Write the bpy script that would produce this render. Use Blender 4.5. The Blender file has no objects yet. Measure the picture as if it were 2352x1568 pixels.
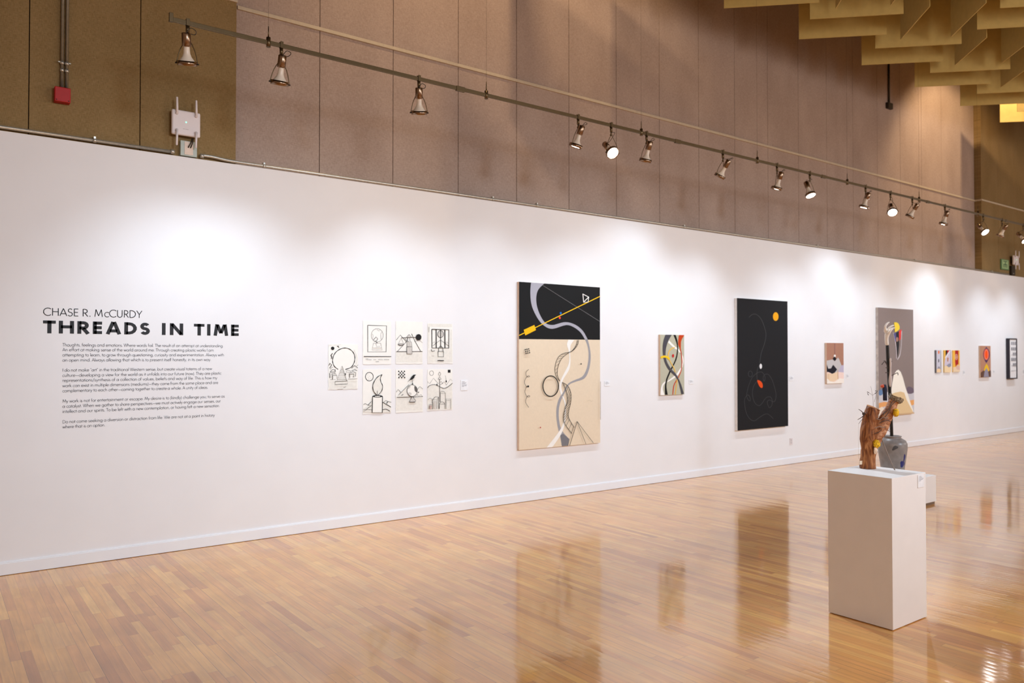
import bpy, bmesh, math, random
from mathutils import Vector, Matrix, noise
random.seed(7)
S = bpy.context.scene
C = S.collection

# ------------------------------------------------------------------ camera
FPX, CXP, CYP = 1800.0, 1176.0, 784.0
CAM_H, CAM_D = 1.65, 7.0
PITCH = math.atan(30.5 / FPX)
YAW = math.radians(53.25)
_c, _s = math.cos(YAW), math.sin(YAW)
FWD = Vector((_c * math.cos(PITCH), _s * math.cos(PITCH), math.sin(PITCH)))
RGT = Vector((_s, -_c, 0))
UPV = Vector((-_c * math.sin(PITCH), -_s * math.sin(PITCH), math.cos(PITCH)))
CAM = Vector((0, -CAM_D, CAM_H))
cd = bpy.data.cameras.new('camera')
cam = bpy.data.objects.new('camera', cd)
C.objects.link(cam)
cd.sensor_width = 36.0
cd.lens = 36.0 * FPX / 2352.0
cd.clip_end = 200
cam.matrix_world = Matrix(((RGT.x, UPV.x, -FWD.x, CAM.x), (RGT.y, UPV.y, -FWD.y, CAM.y), (RGT.z, UPV.z, -FWD.z, CAM.z), (0, 0, 0, 1)))
cd.dof.use_dof = True
cd.dof.focus_distance = 5.6
cd.dof.aperture_fstop = 2.2
S.camera = cam

# ------------------------------------------------------------------ world, light, exposure
S.view_settings.view_transform = 'Standard'
S.view_settings.look = 'None'
S.view_settings.gamma = 1.0
S.view_settings.use_curve_mapping = False
S.view_settings.exposure = 0.18
w = bpy.data.worlds.new('world')
S.world = w
w.use_nodes = True
w.node_tree.nodes['Background'].inputs[0].default_value = (1.0, 0.72, 0.45, 1)
w.node_tree.nodes['Background'].inputs[1].default_value = 0.02
S.cycles.use_denoising = True
S.cycles.max_bounces = 7
S.cycles.glossy_bounces = 3
S.cycles.adaptive_threshold = 0.02
S.cycles.diffuse_bounces = 4
S.cycles.sample_clamp_indirect = 6.0
WARM = (1.0, 0.96, 0.94)

def area_light(name, loc, size, power, col, target=None):
    d = bpy.data.lights.new(name, 'AREA')
    d.shape = 'DISK' if not isinstance(size, tuple) else 'RECTANGLE'
    if isinstance(size, tuple):
        d.size, d.size_y = size
    else:
        d.size = size
    d.energy = power
    d.color = col
    o = bpy.data.objects.new(name, d)
    o.location = loc
    if target is not None:
        o.rotation_euler = (Vector(target) - Vector(loc)).to_track_quat('-Z', 'Y').to_euler()
    C.objects.link(o)
    return o

def spot_light(name, loc, target, power, col, size=60, blend=1.0, radius=0.05):
    d = bpy.data.lights.new(name, 'SPOT')
    d.energy = power
    d.color = col
    d.spot_size = math.radians(size)
    d.spot_blend = blend
    d.shadow_soft_size = radius
    o = bpy.data.objects.new(name, d)
    o.location = loc
    o.rotation_euler = (Vector(target) - Vector(loc)).to_track_quat('-Z', 'Y').to_euler()
    C.objects.link(o)
    return o

# added ambient fill: unseen point lights on the open side of the room
for hx, hy, hp in ((2.0, -10.0, 400), (9.5, -10.5, 400), (17.5, -10.0, 390), (25, -9.0, 280)):
    d = bpy.data.lights.new('ambient_fill', 'POINT')
    d.energy = hp; d.color = WARM; d.shadow_soft_size = 0.9
    o = bpy.data.objects.new('ambient_fill', d); o.location = (hx, hy, 4.3); C.objects.link(o)

# unseen soft wash spots, added on the visitors' side to fill the wall
for hx, tx, hp in ((2.5, 0.5, 520), (6.0, 4.5, 520), (9.5, 8.5, 520), (13.0, 12.5, 520), (17.0, 17.5, 520)):
    spot_light('wall_wash_fill', (hx, -8.6, 3.9), (tx, 0.0, 0.5), hp * 1.08, (0.60, 0.79, 1.0), 66, 1.0, 0.4)

# lamps in the attic above the baffles, raking down the upper wall
ATTIC = [((4.17, -1.65, 7.2), (5.0, 0.17, 5.6), 140, 110), ((5.76, -1.65, 7.2), (6.75, 0.17, 6.0), 85, 62), ((15.27, -1.6, 7.2), (16.2, 0.17, 4.4), 230, 112)]
for lo, ta, pw, sz in ATTIC:
    spot_light('attic_light', lo, ta, pw, (1.0, 0.72, 0.42), sz, 0.5, 0.04)

# ------------------------------------------------------------------ measuring helpers (pixel of the photo -> metres)
def ray(px, py):
    return FWD + RGT * ((px - CXP) / FPX) - UPV * ((py - CYP) / FPX)
def on_wall(px, py, y=0.0):
    r = ray(px, py)
    t = (y + CAM_D) / r.y
    return (t * r.x, CAM_H + t * r.z)
def on_level(px, py, z=0.0):
    r = ray(px, py)
    t = (z - CAM_H) / r.z
    return Vector((t * r.x, -CAM_D + t * r.y, z))
def at_depth(px, py, d):
    r = ray(px, py)
    return CAM + r * (d / r.dot(FWD))

# ------------------------------------------------------------------ materials
def lin(c):
    return tuple((v / 255 / 12.92) if v / 255 <= 0.04045 else ((v / 255 + 0.055) / 1.055) ** 2.4 for v in c)
MATS = {}
def nodes_of(m):
    m.use_nodes = True
    nt = m.node_tree
    return nt, nt.nodes, nt.links, nt.nodes['Principled BSDF']
def mat(name, rgb, rough=0.6, metal=0.0, vary=0.05, scale=30.0, bump=0.0, coat=0.0, emit=None, spec=0.5):
    if name in MATS:
        return MATS[name]
    m = bpy.data.materials.new(name)
    nt, N, L, P = nodes_of(m)
    c = lin(rgb)
    P.inputs['Roughness'].default_value = rough
    P.inputs['Metallic'].default_value = metal
    P.inputs['Specular IOR Level'].default_value = spec
    if coat:
        P.inputs['Coat Weight'].default_value = coat
    geo = N.new('ShaderNodeNewGeometry')
    nz = N.new('ShaderNodeTexNoise')
    nz.inputs['Scale'].default_value = scale
    nz.inputs['Detail'].default_value = 3
    L.new(geo.outputs['Position'], nz.inputs['Vector'])
    rp = N.new('ShaderNodeValToRGB')
    rp.color_ramp.elements[0].position = 0.3
    rp.color_ramp.elements[1].position = 0.7
    rp.color_ramp.elements[0].color = (*[v * (1 - vary) for v in c], 1)
    rp.color_ramp.elements[1].color = (*[min(1, v * (1 + vary)) for v in c], 1)
    L.new(nz.outputs['Fac'], rp.inputs['Fac'])
    L.new(rp.outputs['Color'], P.inputs['Base Color'])
    if bump:
        b = N.new('ShaderNodeBump')
        b.inputs['Strength'].default_value = bump
        b.inputs['Distance'].default_value = 0.002
        L.new(nz.outputs['Fac'], b.inputs['Height'])
        L.new(b.outputs['Normal'], P.inputs['Normal'])
    if emit:
        P.inputs['Emission Color'].default_value = (*emit[0], 1)
        P.inputs['Emission Strength'].default_value = emit[1]
    MATS[name] = m
    return m

def paint(r, g, b):
    return mat('paint_%d_%d_%d' % (r, g, b), (r, g, b), 0.7, vary=0.02, scale=40, bump=0.1, spec=0.2)

def math_node(N, L, op, a, b=None):
    n = N.new('ShaderNodeMath')
    n.operation = op
    for i, v in enumerate((a, b)):
        if v is None:
            continue
        if isinstance(v, (int, float)):
            n.inputs[i].default_value = v
        else:
            L.new(v, n.inputs[i])
    return n.outputs[0]

def floor_material():
    m = bpy.data.materials.new('maple_strip_floor')
    nt, N, L, P = nodes_of(m)
    geo = N.new('ShaderNodeNewGeometry')
    sep = N.new('ShaderNodeSeparateXYZ')
    L.new(geo.outputs['Position'], sep.inputs[0])
    M = lambda op, a, b=None: math_node(N, L, op, a, b)
    bx = M('DIVIDE', sep.outputs[0], 0.0538)
    ix = M('FLOOR', bx)
    fx = M('FRACT', bx)
    w1 = N.new('ShaderNodeTexWhiteNoise'); w1.noise_dimensions = '1D'
    L.new(ix, w1.inputs['W'])
    ln = M('ADD', M('MULTIPLY', w1.outputs['Value'], 0.75), 0.38)
    by = M('ADD', M('DIVIDE', sep.outputs[1], ln), M('MULTIPLY', w1.outputs['Value'], 37.0))
    iy = M('FLOOR', by)
    fy = M('FRACT', by)
    cmb = N.new('ShaderNodeCombineXYZ')
    L.new(ix, cmb.inputs[0]); L.new(iy, cmb.inputs[1])
    w2 = N.new('ShaderNodeTexWhiteNoise'); w2.noise_dimensions = '2D'
    L.new(cmb.outputs[0], w2.inputs['Vector'])
    ramp = N.new('ShaderNodeValToRGB')
    cr = ramp.color_ramp
    cr.elements[0].position = 0.0; cr.elements[0].color = (*lin((196, 128, 64)), 1)
    cr.elements[1].position = 1.0; cr.elements[1].color = (*lin((236, 176, 92)), 1)
    for p, c in ((0.12, (213, 144, 74)), (0.3, (223, 157, 76)), (0.5, (220, 151, 80)), (0.7, (228, 164, 80)), (0.88, (224, 162, 88))):
        e = cr.elements.new(p); e.color = (*lin(c), 1)
    L.new(w2.outputs['Value'], ramp.inputs['Fac'])
    # grain along the strip
    mp = N.new('ShaderNodeMapping')
    mp.inputs['Scale'].default_value = (60, 3.0, 1)
    L.new(geo.outputs['Position'], mp.inputs['Vector'])
    off = N.new('ShaderNodeVectorMath'); off.operation = 'ADD'
    L.new(mp.outputs[0], off.inputs[0])
    sc = N.new('ShaderNodeVectorMath'); sc.operation = 'SCALE'
    L.new(w2.outputs['Color'], sc.inputs[0]); sc.inputs['Scale'].default_value = 40
    L.new(sc.outputs[0], off.inputs[1])
    gr = N.new('ShaderNodeTexNoise'); gr.inputs['Scale'].default_value = 1.0; gr.inputs['Detail'].default_value = 5
    L.new(off.outputs[0], gr.inputs['Vector'])
    grr = N.new('ShaderNodeMapRange')
    grr.inputs['From Min'].default_value = 0.3; grr.inputs['From Max'].default_value = 0.7
    grr.inputs['To Min'].default_value = 0.86; grr.inputs['To Max'].default_value = 1.10
    L.new(gr.outputs['Fac'], grr.inputs['Value'])
    # worn patches of the finish
    pt = N.new('ShaderNodeTexNoise'); pt.inputs['Scale'].default_value = 2.6; pt.inputs['Detail'].default_value = 7
    L.new(geo.outputs['Position'], pt.inputs['Vector'])
    ptr = N.new('ShaderNodeMapRange')
    ptr.inputs['From Min'].default_value = 0.3; ptr.inputs['From Max'].default_value = 0.7
    ptr.inputs['To Min'].default_value = 0.87; ptr.inputs['To Max'].default_value = 1.09
    L.new(pt.outputs['Fac'], ptr.inputs['Value'])
    # seams: some strips have open dark joints, others hardly any
    w3 = N.new('ShaderNodeTexWhiteNoise'); w3.noise_dimensions = '1D'
    L.new(M('ADD', ix, 0.37), w3.inputs['W'])
    seamw = M('ADD', M('MULTIPLY', M('POWER', w3.outputs['Value'], 4.0), 0.034), 0.020)
    sx = M('LESS_THAN', fx, seamw)
    sy = M('LESS_THAN', M('MULTIPLY', fy, ln), 0.0015)
    seam = M('MULTIPLY', M('MAXIMUM', sx, sy), M('ADD', M('MULTIPLY', w3.outputs['Value'], 0.45), 0.36))
    keep = M('SUBTRACT', 1.0, seam)
    fac = M('MULTIPLY', M('MULTIPLY', grr.outputs[0], ptr.outputs[0]), keep)
    mul = N.new('ShaderNodeVectorMath'); mul.operation = 'SCALE'
    L.new(ramp.outputs['Color'], mul.inputs[0]); L.new(fac, mul.inputs['Scale'])
    L.new(mul.outputs[0], P.inputs['Base Color'])
    P.inputs['Roughness'].default_value = 0.45
    P.inputs['Specular IOR Level'].default_value = 0.3
    P.inputs['Coat Weight'].default_value = 1.0
    P.inputs['Coat IOR'].default_value = 1.55
    cro = N.new('ShaderNodeMapRange')
    cro.inputs['To Min'].default_value = 0.05; cro.inputs['To Max'].default_value = 0.12
    L.new(pt.outputs['Fac'], cro.inputs['Value'])
    L.new(cro.outputs[0], P.inputs['Coat Roughness'])
    # each strip cups a little and lies at its own slight tilt
    nrm = N.new('ShaderNodeCombineXYZ')
    tilt = M('MULTIPLY', M('SUBTRACT', w2.outputs['Value'], 0.5), 0.010)
    cup = M('MULTIPLY', M('SUBTRACT', fx, 0.5), 0.016)
    wv = N.new('ShaderNodeTexNoise'); wv.inputs['Scale'].default_value = 5.0
    L.new(geo.outputs['Position'], wv.inputs['Vector'])
    L.new(M('ADD', M('ADD', tilt, cup), M('MULTIPLY', M('SUBTRACT', wv.outputs['Fac'], 0.5), 0.006)), nrm.inputs[0])
    wv2 = N.new('ShaderNodeTexNoise'); wv2.inputs['Scale'].default_value = 9.0
    L.new(geo.outputs['Position'], wv2.inputs['Vector'])
    L.new(M('MULTIPLY', M('SUBTRACT', wv2.outputs['Fac'], 0.5), 0.02), nrm.inputs[1])
    nrm.inputs[2].default_value = 1.0
    nn = N.new('ShaderNodeVectorMath'); nn.operation = 'NORMALIZE'
    L.new(nrm.outputs[0], nn.inputs[0])
    L.new(nn.outputs[0], P.inputs['Coat Normal'])
    return m

def fabric_material(name, rgb, rgb2):
    m = bpy.data.materials.new(name)
    nt, N, L, P = nodes_of(m)
    geo = N.new('ShaderNodeNewGeometry')
    def nz(scale_vec, det=3):
        mp = N.new('ShaderNodeMapping'); mp.inputs['Scale'].default_value = scale_vec
        L.new(geo.outputs['Position'], mp.inputs['Vector'])
        n = N.new('ShaderNodeTexNoise'); n.inputs['Scale'].default_value = 1; n.inputs['Detail'].default_value = det
        L.new(mp.outputs[0], n.inputs['Vector'])
        return n.outputs['Fac']
    M = lambda op, a, b=None: math_node(N, L, op, a, b)
    th = M('ADD', M('MULTIPLY', nz((260, 1, 30)), 0.5), M('MULTIPLY', nz((30, 1, 260)), 0.5))
    blot = nz((2.2, 1, 1.1), 4)
    f = M('ADD', M('MULTIPLY', th, 0.75), M('MULTIPLY', blot, 0.25))
    r = N.new('ShaderNodeValToRGB')
    r.color_ramp.elements[0].position = 0.36; r.color_ramp.elements[0].color = (*lin(rgb2), 1)
    r.color_ramp.elements[1].position = 0.64; r.color_ramp.elements[1].color = (*lin(rgb), 1)
    L.new(f, r.inputs['Fac'])
    L.new(r.outputs['Color'], P.inputs['Base Color'])
    P.inputs['Roughness'].default_value = 0.95
    P.inputs['Specular IOR Level'].default_value = 0.1
    b = N.new('ShaderNodeBump'); b.inputs['Strength'].default_value = 0.3; b.inputs['Distance'].default_value = 0.002
    L.new(th, b.inputs['Height']); L.new(b.outputs['Normal'], P.inputs['Normal'])
    return m

def bark_material(name, cols, sc=(26, 26, 5)):
    m = bpy.data.materials.new(name)
    nt, N, L, P = nodes_of(m)
    geo = N.new('ShaderNodeNewGeometry')
    mp = N.new('ShaderNodeMapping'); mp.inputs['Scale'].default_value = sc
    L.new(geo.outputs['Position'], mp.inputs['Vector'])
    n = N.new('ShaderNodeTexNoise'); n.inputs['Scale'].default_value = 1.5; n.inputs['Detail'].default_value = 8; n.inputs['Distortion'].default_value = 1.6
    L.new(mp.outputs[0], n.inputs['Vector'])
    r = N.new('ShaderNodeValToRGB')
    cr = r.color_ramp
    cr.elements[0].position = 0.32; cr.elements[0].color = (*lin(cols[0]), 1)
    cr.elements[1].position = 0.72; cr.elements[1].color = (*lin(cols[2]), 1)
    e = cr.elements.new(0.5); e.color = (*lin(cols[1]), 1)
    L.new(n.outputs['Fac'], r.inputs['Fac']); L.new(r.outputs['Color'], P.inputs['Base Color'])
    P.inputs['Roughness'].default_value = 0.7
    b = N.new('ShaderNodeBump'); b.inputs['Strength'].default_value = 0.6; b.inputs['Distance'].default_value = 0.006
    L.new(n.outputs['Fac'], b.inputs['Height']); L.new(b.outputs['Normal'], P.inputs['Normal'])
    return m

M_wall = mat('gallery_wall_paint', (236, 234, 235), 0.55, vary=0.012, scale=3, bump=0.05, spec=0.3)
M_base = mat('baseboard_paint', (238, 238, 241), 0.35, vary=0.01, scale=5)
M_floor = floor_material()
M_pink = fabric_material('rose_brown_fabric_panel', (188, 168, 156), (152, 132, 121))
M_olive = fabric_material('olive_brown_fabric_panel', (157, 131, 92), (119, 97, 61))
M_trim = mat('beige_trim_paint', (196, 180, 156), 0.5)
M_baffle = mat('yellow_ochre_baffle', (196, 172, 104), 0.8, vary=0.05, scale=14)
M_ceil = mat('dark_attic', (70, 60, 50), 0.9)
M_plain = mat('plain_hall_wall', (205, 190, 172), 0.9)
M_steel = mat('galvanized_conduit', (196, 194, 186), 0.3, 0.7, vary=0.1, scale=60)
M_pipe = mat('weathered_conduit', (134, 130, 118), 0.4, 0.6, vary=0.1, scale=40)
M_nickel = mat('satin_nickel', (104, 88, 64), 0.38, 0.9, vary=0.05)
M_copper = mat('warm_nickel_holder', (142, 118, 98), 0.22, 1.0, vary=0.05)
M_dark = mat('dark_metal', (60, 52, 42), 0.5, 0.6)
M_red = mat('red_box_paint', (168, 8, 8), 0.55)
M_white = mat('white_plastic', (226, 216, 216), 0.45, vary=0.01)
M_grey = mat('grey_paint_box', (176, 186, 178), 0.45)
M_ply = mat('pedestal_white_paint', (236, 230, 226), 0.6, vary=0.015, scale=8, bump=0.08)
M_ink = mat('black_ink', (14, 13, 15), 0.8)
M_ink2 = mat('grey_wash', (206, 201, 194), 0.8, vary=0.12, scale=60)
M_ink3 = mat('thin_grey_ink', (96, 92, 90), 0.7)
M_paper = mat('cream_paper', (243, 240, 233), 0.8, vary=0.012, scale=18)
M_vinyl = mat('black_vinyl', (14, 14, 20), 0.6)
M_bodytext = mat('charcoal_vinyl', (66, 66, 76), 0.7)
M_glow = mat('lamp_glow', (255, 255, 255), 0.4, emit=((1.0, 0.98, 0.96), 45.0))
M_glass = mat('frosted_bulb_glass', (228, 214, 196), 0.35, vary=0.02)
M_led = mat('green_led', (60, 255, 160), 0.4, emit=((0.15, 1.0, 0.5), 3.0))

# ------------------------------------------------------------------ mesh builder
class MB:
    def __init__(self):
        self.bm = bmesh.new(); self.mats = []
    def mi(self, m):
        if m not in self.mats:
            self.mats.append(m)
        return self.mats.index(m)
    def face(self, pts, m):
        vs = [self.bm.verts.new(p) for p in pts]
        try:
            f = self.bm.faces.new(vs); f.material_index = self.mi(m)
            return f
        except ValueError:
            return None
    def box(self, lo, hi, m, bev=0.0):
        (a, b, c), (d, e, f) = lo, hi
        v = [self.bm.verts.new(p) for p in ((a, b, c), (d, b, c), (d, e, c), (a, e, c), (a, b, f), (d, b, f), (d, e, f), (a, e, f))]
        k = self.mi(m); es = set()
        for q in ((3, 2, 1, 0), (4, 5, 6, 7), (0, 1, 5, 4), (1, 2, 6, 5), (2, 3, 7, 6), (3, 0, 4, 7)):
            fc = self.bm.faces.new([v[i] for i in q]); fc.material_index = k
            es.update(fc.edges)
        if bev:
            r = bmesh.ops.bevel(self.bm, geom=list(es), offset=bev, segments=3, affect='EDGES', profile=0.5)
            for fc in r['faces']:
                fc.material_index = k
    def obox(self, cen, ax, ay, az, m):
        cen, ax, ay, az = map(Vector, (cen, ax, ay, az))
        v = [self.bm.verts.new(cen + ax * i + ay * j + az * k) for k in (-1, 1) for i, j in ((-1, -1), (1, -1), (1, 1), (-1, 1))]
        for q in ((3, 2, 1, 0), (4, 5, 6, 7), (0, 1, 5, 4), (1, 2, 6, 5), (2, 3, 7, 6), (3, 0, 4, 7)):
            self.bm.faces.new([v[i] for i in q]).material_index = self.mi(m)
    def tube(self, pts, rad, m, seg=10, caps=True, wob=None):
        pts = [Vector(p) for p in pts]
        n = len(pts)
        if isinstance(rad, (int, float)):
            rad = [rad] * n
        rings = []; prev = None
        for i, p in enumerate(pts):
            t = (pts[min(i + 1, n - 1)] - pts[max(i - 1, 0)]).normalized()
            if prev is None:
                u = t.orthogonal().normalized()
            else:
                u = (prev - t * prev.dot(t))
                u = u.normalized() if u.length > 1e-6 else t.orthogonal().normalized()
            prev = u
            v = t.cross(u)
            ring = []
            for k in range(seg):
                a = 2 * math.pi * k / seg
                r = rad[i] * (1 + (wob(i, a) if wob else 0))
                ring.append(self.bm.verts.new(p + u * math.cos(a) * r + v * math.sin(a) * r))
            rings.append(ring)
        k0 = self.mi(m)
        for i in range(n - 1):
            for k in range(seg):
                f = self.bm.faces.new((rings[i][k], rings[i][(k + 1) % seg], rings[i + 1][(k + 1) % seg], rings[i + 1][k]))
                f.material_index = k0; f.smooth = True
        if caps:
            self.bm.faces.new(rings[0][::-1]).material_index = k0
            self.bm.faces.new(rings[-1]).material_index = k0
        return rings
    def lathe(self, prof, m, org=(0, 0, 0), axis=(0, 0, 1), seg=24, mfun=None):
        o = Vector(org); t = Vector(axis).normalized(); u = t.orthogonal().normalized(); v = t.cross(u)
        rings = []
        for r, h in prof:
            if r < 1e-5:
                rings.append([self.bm.verts.new(o + t * h)])
            else:
                rings.append([self.bm.verts.new(o + t * h + u * math.cos(2 * math.pi * k / seg) * r + v * math.sin(2 * math.pi * k / seg) * r) for k in range(seg)])
        for i in range(len(prof) - 1):
            A, B = rings[i], rings[i + 1]
            for k in range(seg):
                j = (k + 1) % seg
                if len(A) == 1 and len(B) == 1:
                    continue
                if len(A) == 1:
                    f = self.bm.faces.new((A[0], B[j], B[k]))
                elif len(B) == 1:
                    f = self.bm.faces.new((A[k], A[j], B[0]))
                else:
                    f = self.bm.faces.new((A[k], A[j], B[j], B[k]))
                f.smooth = True; f.material_index = self.mi(m)
    def build(self, name, parent=None, recalc=False):
        if recalc:
            bmesh.ops.recalc_face_normals(self.bm, faces=self.bm.faces)
        me = bpy.data.meshes.new(name)
        if parent is not None:
            off = -world_loc(parent)
            for v in self.bm.verts:
                v.co += off
        self.bm.to_mesh(me); self.bm.free()
        for m in self.mats:
            me.materials.append(m)
        o = bpy.data.objects.new(name, me)
        C.objects.link(o)
        if parent is not None:
            o.parent = parent
        return o
def world_loc(o):
    p = Vector(o.location)
    while o.parent is not None:
        o = o.parent; p += o.location
    return p
def tag(o, label, cat, group=None):
    o['label'] = label; o['category'] = cat
    if group:
        o['group'] = group
    return o
def thing(name, loc, label, cat, group=None):
    o = bpy.data.objects.new(name, None)
    o.empty_display_size = 0.1
    o.location = loc
    C.objects.link(o)
    return tag(o, label, cat, group)
def struct(mb, name):
    o = mb.build(name); o['kind'] = 'structure'
    return o
def bez(pts, n=6, closed=False):
    P = [Vector(p) for p in pts]
    out = []; m = len(P)
    rng = range(m) if closed else range(m - 1)
    for i in rng:
        p1, p2 = P[i], P[(i + 1) % m]
        p0 = P[i - 1] if (i > 0 or closed) else p1
        p3 = P[(i + 2) % m] if (i + 2 < m or closed) else p2
        for k in range(n):
            t = k / n
            out.append(0.5 * ((2 * p1) + (-p0 + p2) * t + (2 * p0 - 5 * p1 + 4 * p2 - p3) * t * t + (-p0 + 3 * p1 - 3 * p2 + p3) * t ** 3))
    if not closed:
        out.append(P[-1])
    return out

# ------------------------------------------------------------------ the room
X0, X1 = -3.0, 30.0
YB = -13.0
WT = 3.335
b = MB(); b.box((X0, YB, -0.1), (X1, 0.3, 0.0), M_floor); struct(b, 'floor')
b = MB(); b.box((X0, 0.0, 0.0), (X1, 0.25, WT), M_wall); struct(b, 'wall_left')
b = MB()
b.box((X0, -0.014, 0.004), (X1, 0.0, 0.088), M_base)
b.box((X0, -0.010, 0.088), (X1, 0.0, 0.097), M_base)
struct(b, 'baseboard_left')
b = MB(); b.box((X0, YB - 0.2, 0), (X1, YB, 7.3), M_plain); struct(b, 'wall_right')
b = MB(); b.box((X0 - 0.2, YB, 0), (X0, 0.25, 7.3), M_plain); struct(b, 'wall_back')
b = MB(); b.box((X1, YB, 0), (X1 + 0.2, 0.25, 7.3), M_plain); struct(b, 'wall_front')
b = MB(); b.box((X0, YB, 7.3), (X1, 0.4, 7.5), M_ceil); struct(b, 'ceiling')
# upper wall: fabric covered boards, each a lift-off panel of its own
b = MB(); b.box((X0, 0.235, WT), (X1, 0.40, 7.3), M_ceil); struct(b, 'wall_upper')
PX0, PW = 2.23, 0.7975
OL0, OL1 = 2.19, 17.20
olive_edges = [X0, -2.6, -1.79, -0.98, -0.19, 0.61, 1.40, OL0]
i = 0
def fabric_panel(xa, xb, y, z0, z1, m, name, label, group):
    b = MB(); b.box((xa + 0.003, y, z0), (xb - 0.003, 0.234, z1), m, 0.0025)
    tag(b.build(name), label, 'wall panel', group)
names = {5: 'olive brown fabric panel behind the red junction box and twin conduits', 6: 'olive brown fabric panel behind the white wireless router'}
for k in range(4, len(olive_edges) - 1):
    fabric_panel(olive_edges[k], olive_edges[k + 1], 0.04, WT + 0.002, 7.29, M_olive, 'fabric_panel',
                 names.get(k, 'olive brown fabric panel at the far left edge of the picture'), 'olive fabric panels on the upper wall')
refs = {0: 'the first one right of the olive panels', 1: 'second from the left end of its run', 2: 'third from the left end of its run',
        3: 'fourth from the left end of its run', 4: 'above the tall painting with the yellow diagonal line', 5: 'right of the one above the yellow-lined tall painting'}
npan = 19
for k in range(npan):
    lab = 'rose-brown fabric panel, ' + refs.get(k, '%s from the right end of its run' % ['last', 'second', 'third', 'fourth', 'fifth', 'sixth', 'seventh', 'eighth', 'ninth', 'tenth', 'eleventh', 'twelfth', 'thirteenth'][min(12, npan - 1 - k)])
    xb = PX0 + PW * (k + 1)
    if k == npan - 1:
        xb = OL1
    fabric_panel(PX0 + PW * k - (0.0 if k else 0.036), xb, 0.17, WT + 0.002, 7.29, M_pink, 'fabric_panel', lab, 'rose-brown fabric panels on the upper wall')
for k, (xa, xb) in enumerate(((OL1, 18.0), (18.0, 18.8), (18.8, 19.6), (19.6, 20.4))):
    fabric_panel(xa, xb, 0.04, WT + 0.002, 7.29, M_olive, 'fabric_panel',
                 ['olive brown fabric panel beside the right end of the rose-brown run', 'olive brown fabric panel behind the small green sign', 'olive brown fabric panel behind the far small router', 'olive brown fabric panel beyond the right edge'][k], 'olive fabric panels on the upper wall')
# beige trim strip on the upper wall
b = MB(); b.box((PX0, 0.148, 4.789), (OL1 - 0.021, 0.170, 4.822), M_trim, 0.003); struct(b, 'trim_1')
b = MB(); b.box((X0, 0.018, 4.789), (OL0, 0.040, 4.822), M_trim, 0.003); struct(b, 'trim_2')
b = MB(); b.box((OL1, 0.018, 4.789), (20.4, 0.040, 4.822), M_trim, 0.003); b.box((OL1 - 0.02, 0.019, 4.789), (OL1 + 0.001, 0.168, 4.822), M_trim); struct(b, 'trim_3')

# ------------------------------------------------------------------ ceiling baffles: basket-weave of hanging boards
ZB, HB = 5.94, 0.80
PA0, PER, PY = 7.87, 1.5945, -0.85
EC = PER / 2
e1 = Vector((EC, -EC, 0)); e2 = Vector((-EC, -EC, 0))
O0 = Vector((PA0, PY, 0)) - 0.22 * e2
baffles = []
for ki in range(-2, 7):
    for kj in range(0, 6):
        base = O0 + Vector((PER * ki, -PER * kj, 0))
        for f in (0.22, 0.79):
            baffles.append((base + f * e2, base + f * e2 + e1 * 1.0, 'a', ki, kj, f))
        bb = base + e1 - 0.22 * e2 * 0
        for f in (0.22, 0.79):
            p = base + e1 * (1 + f)
            baffles.append((p + e2 * 0.03, p + e2 * 0.95, 'b', ki, kj, f))
def in_view(p, q):
    for v in (p, q):
        d = Vector((v.x, v.y, ZB)) - CAM
        z = d.dot(FWD)
        if z > 0.5:
            x = CXP + FPX * d.dot(RGT) / z; y = CYP - FPX * d.dot(UPV) / z
            if 1500 < x < 2600 and y > -260:
                return True
    return False
ordn = ['first', 'second', 'third', 'fourth', 'fifth', 'sixth', 'seventh', 'eighth']
for p, q, kind, ki, kj, f in baffles:
    if not in_view(p, q) and not (kj < 4 and ki < 7):
        continue
    if p.y > -0.05 or q.y < YB + 0.2:
        continue
    d = (q - p); L = d.length; d.normalize(); nrm = Vector((-d.y, d.x, 0))
    cen = (p + q) / 2; cen.z = ZB + HB / 2
    b = MB(); b.obox(cen, d * (L / 2), nrm * 0.005, Vector((0, 0, HB / 2)), M_baffle)
    # two suspension rods per board
    for t in (-0.3, 0.3):
        c2 = cen + d * (L * t)
        b.tube([(c2.x, c2.y, ZB + HB - 0.02), (c2.x, c2.y, 7.298)], 0.004, M_dark, 6)
    row = 'row nearest the wall' if (kind == 'a' and kj == 0 and f < 0.5) else None
    if row and 0 <= ki <= 5:
        lab = 'ochre hanging ceiling baffle closest to the wall, %s from the left' % ordn[ki]
    elif kind == 'a' and kj == 0 and 0 <= ki <= 5:
        lab = 'ochre ceiling baffle overlapping the row closest to the wall, %s from the left' % ordn[ki]
    elif kind == 'b' and kj == 0 and 0 <= ki <= 5:
        lab = 'ochre ceiling baffle hung end-on, %s of the %s pair from the left' % ('left' if f < .5 else 'right', ordn[ki])
    else:
        lab = 'ochre hanging ceiling baffle deeper inside the overhead basket-weave pattern'
    tag(b.build('ceiling_baffle'), lab, 'ceiling baffle', 'ochre ceiling baffles')

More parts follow.
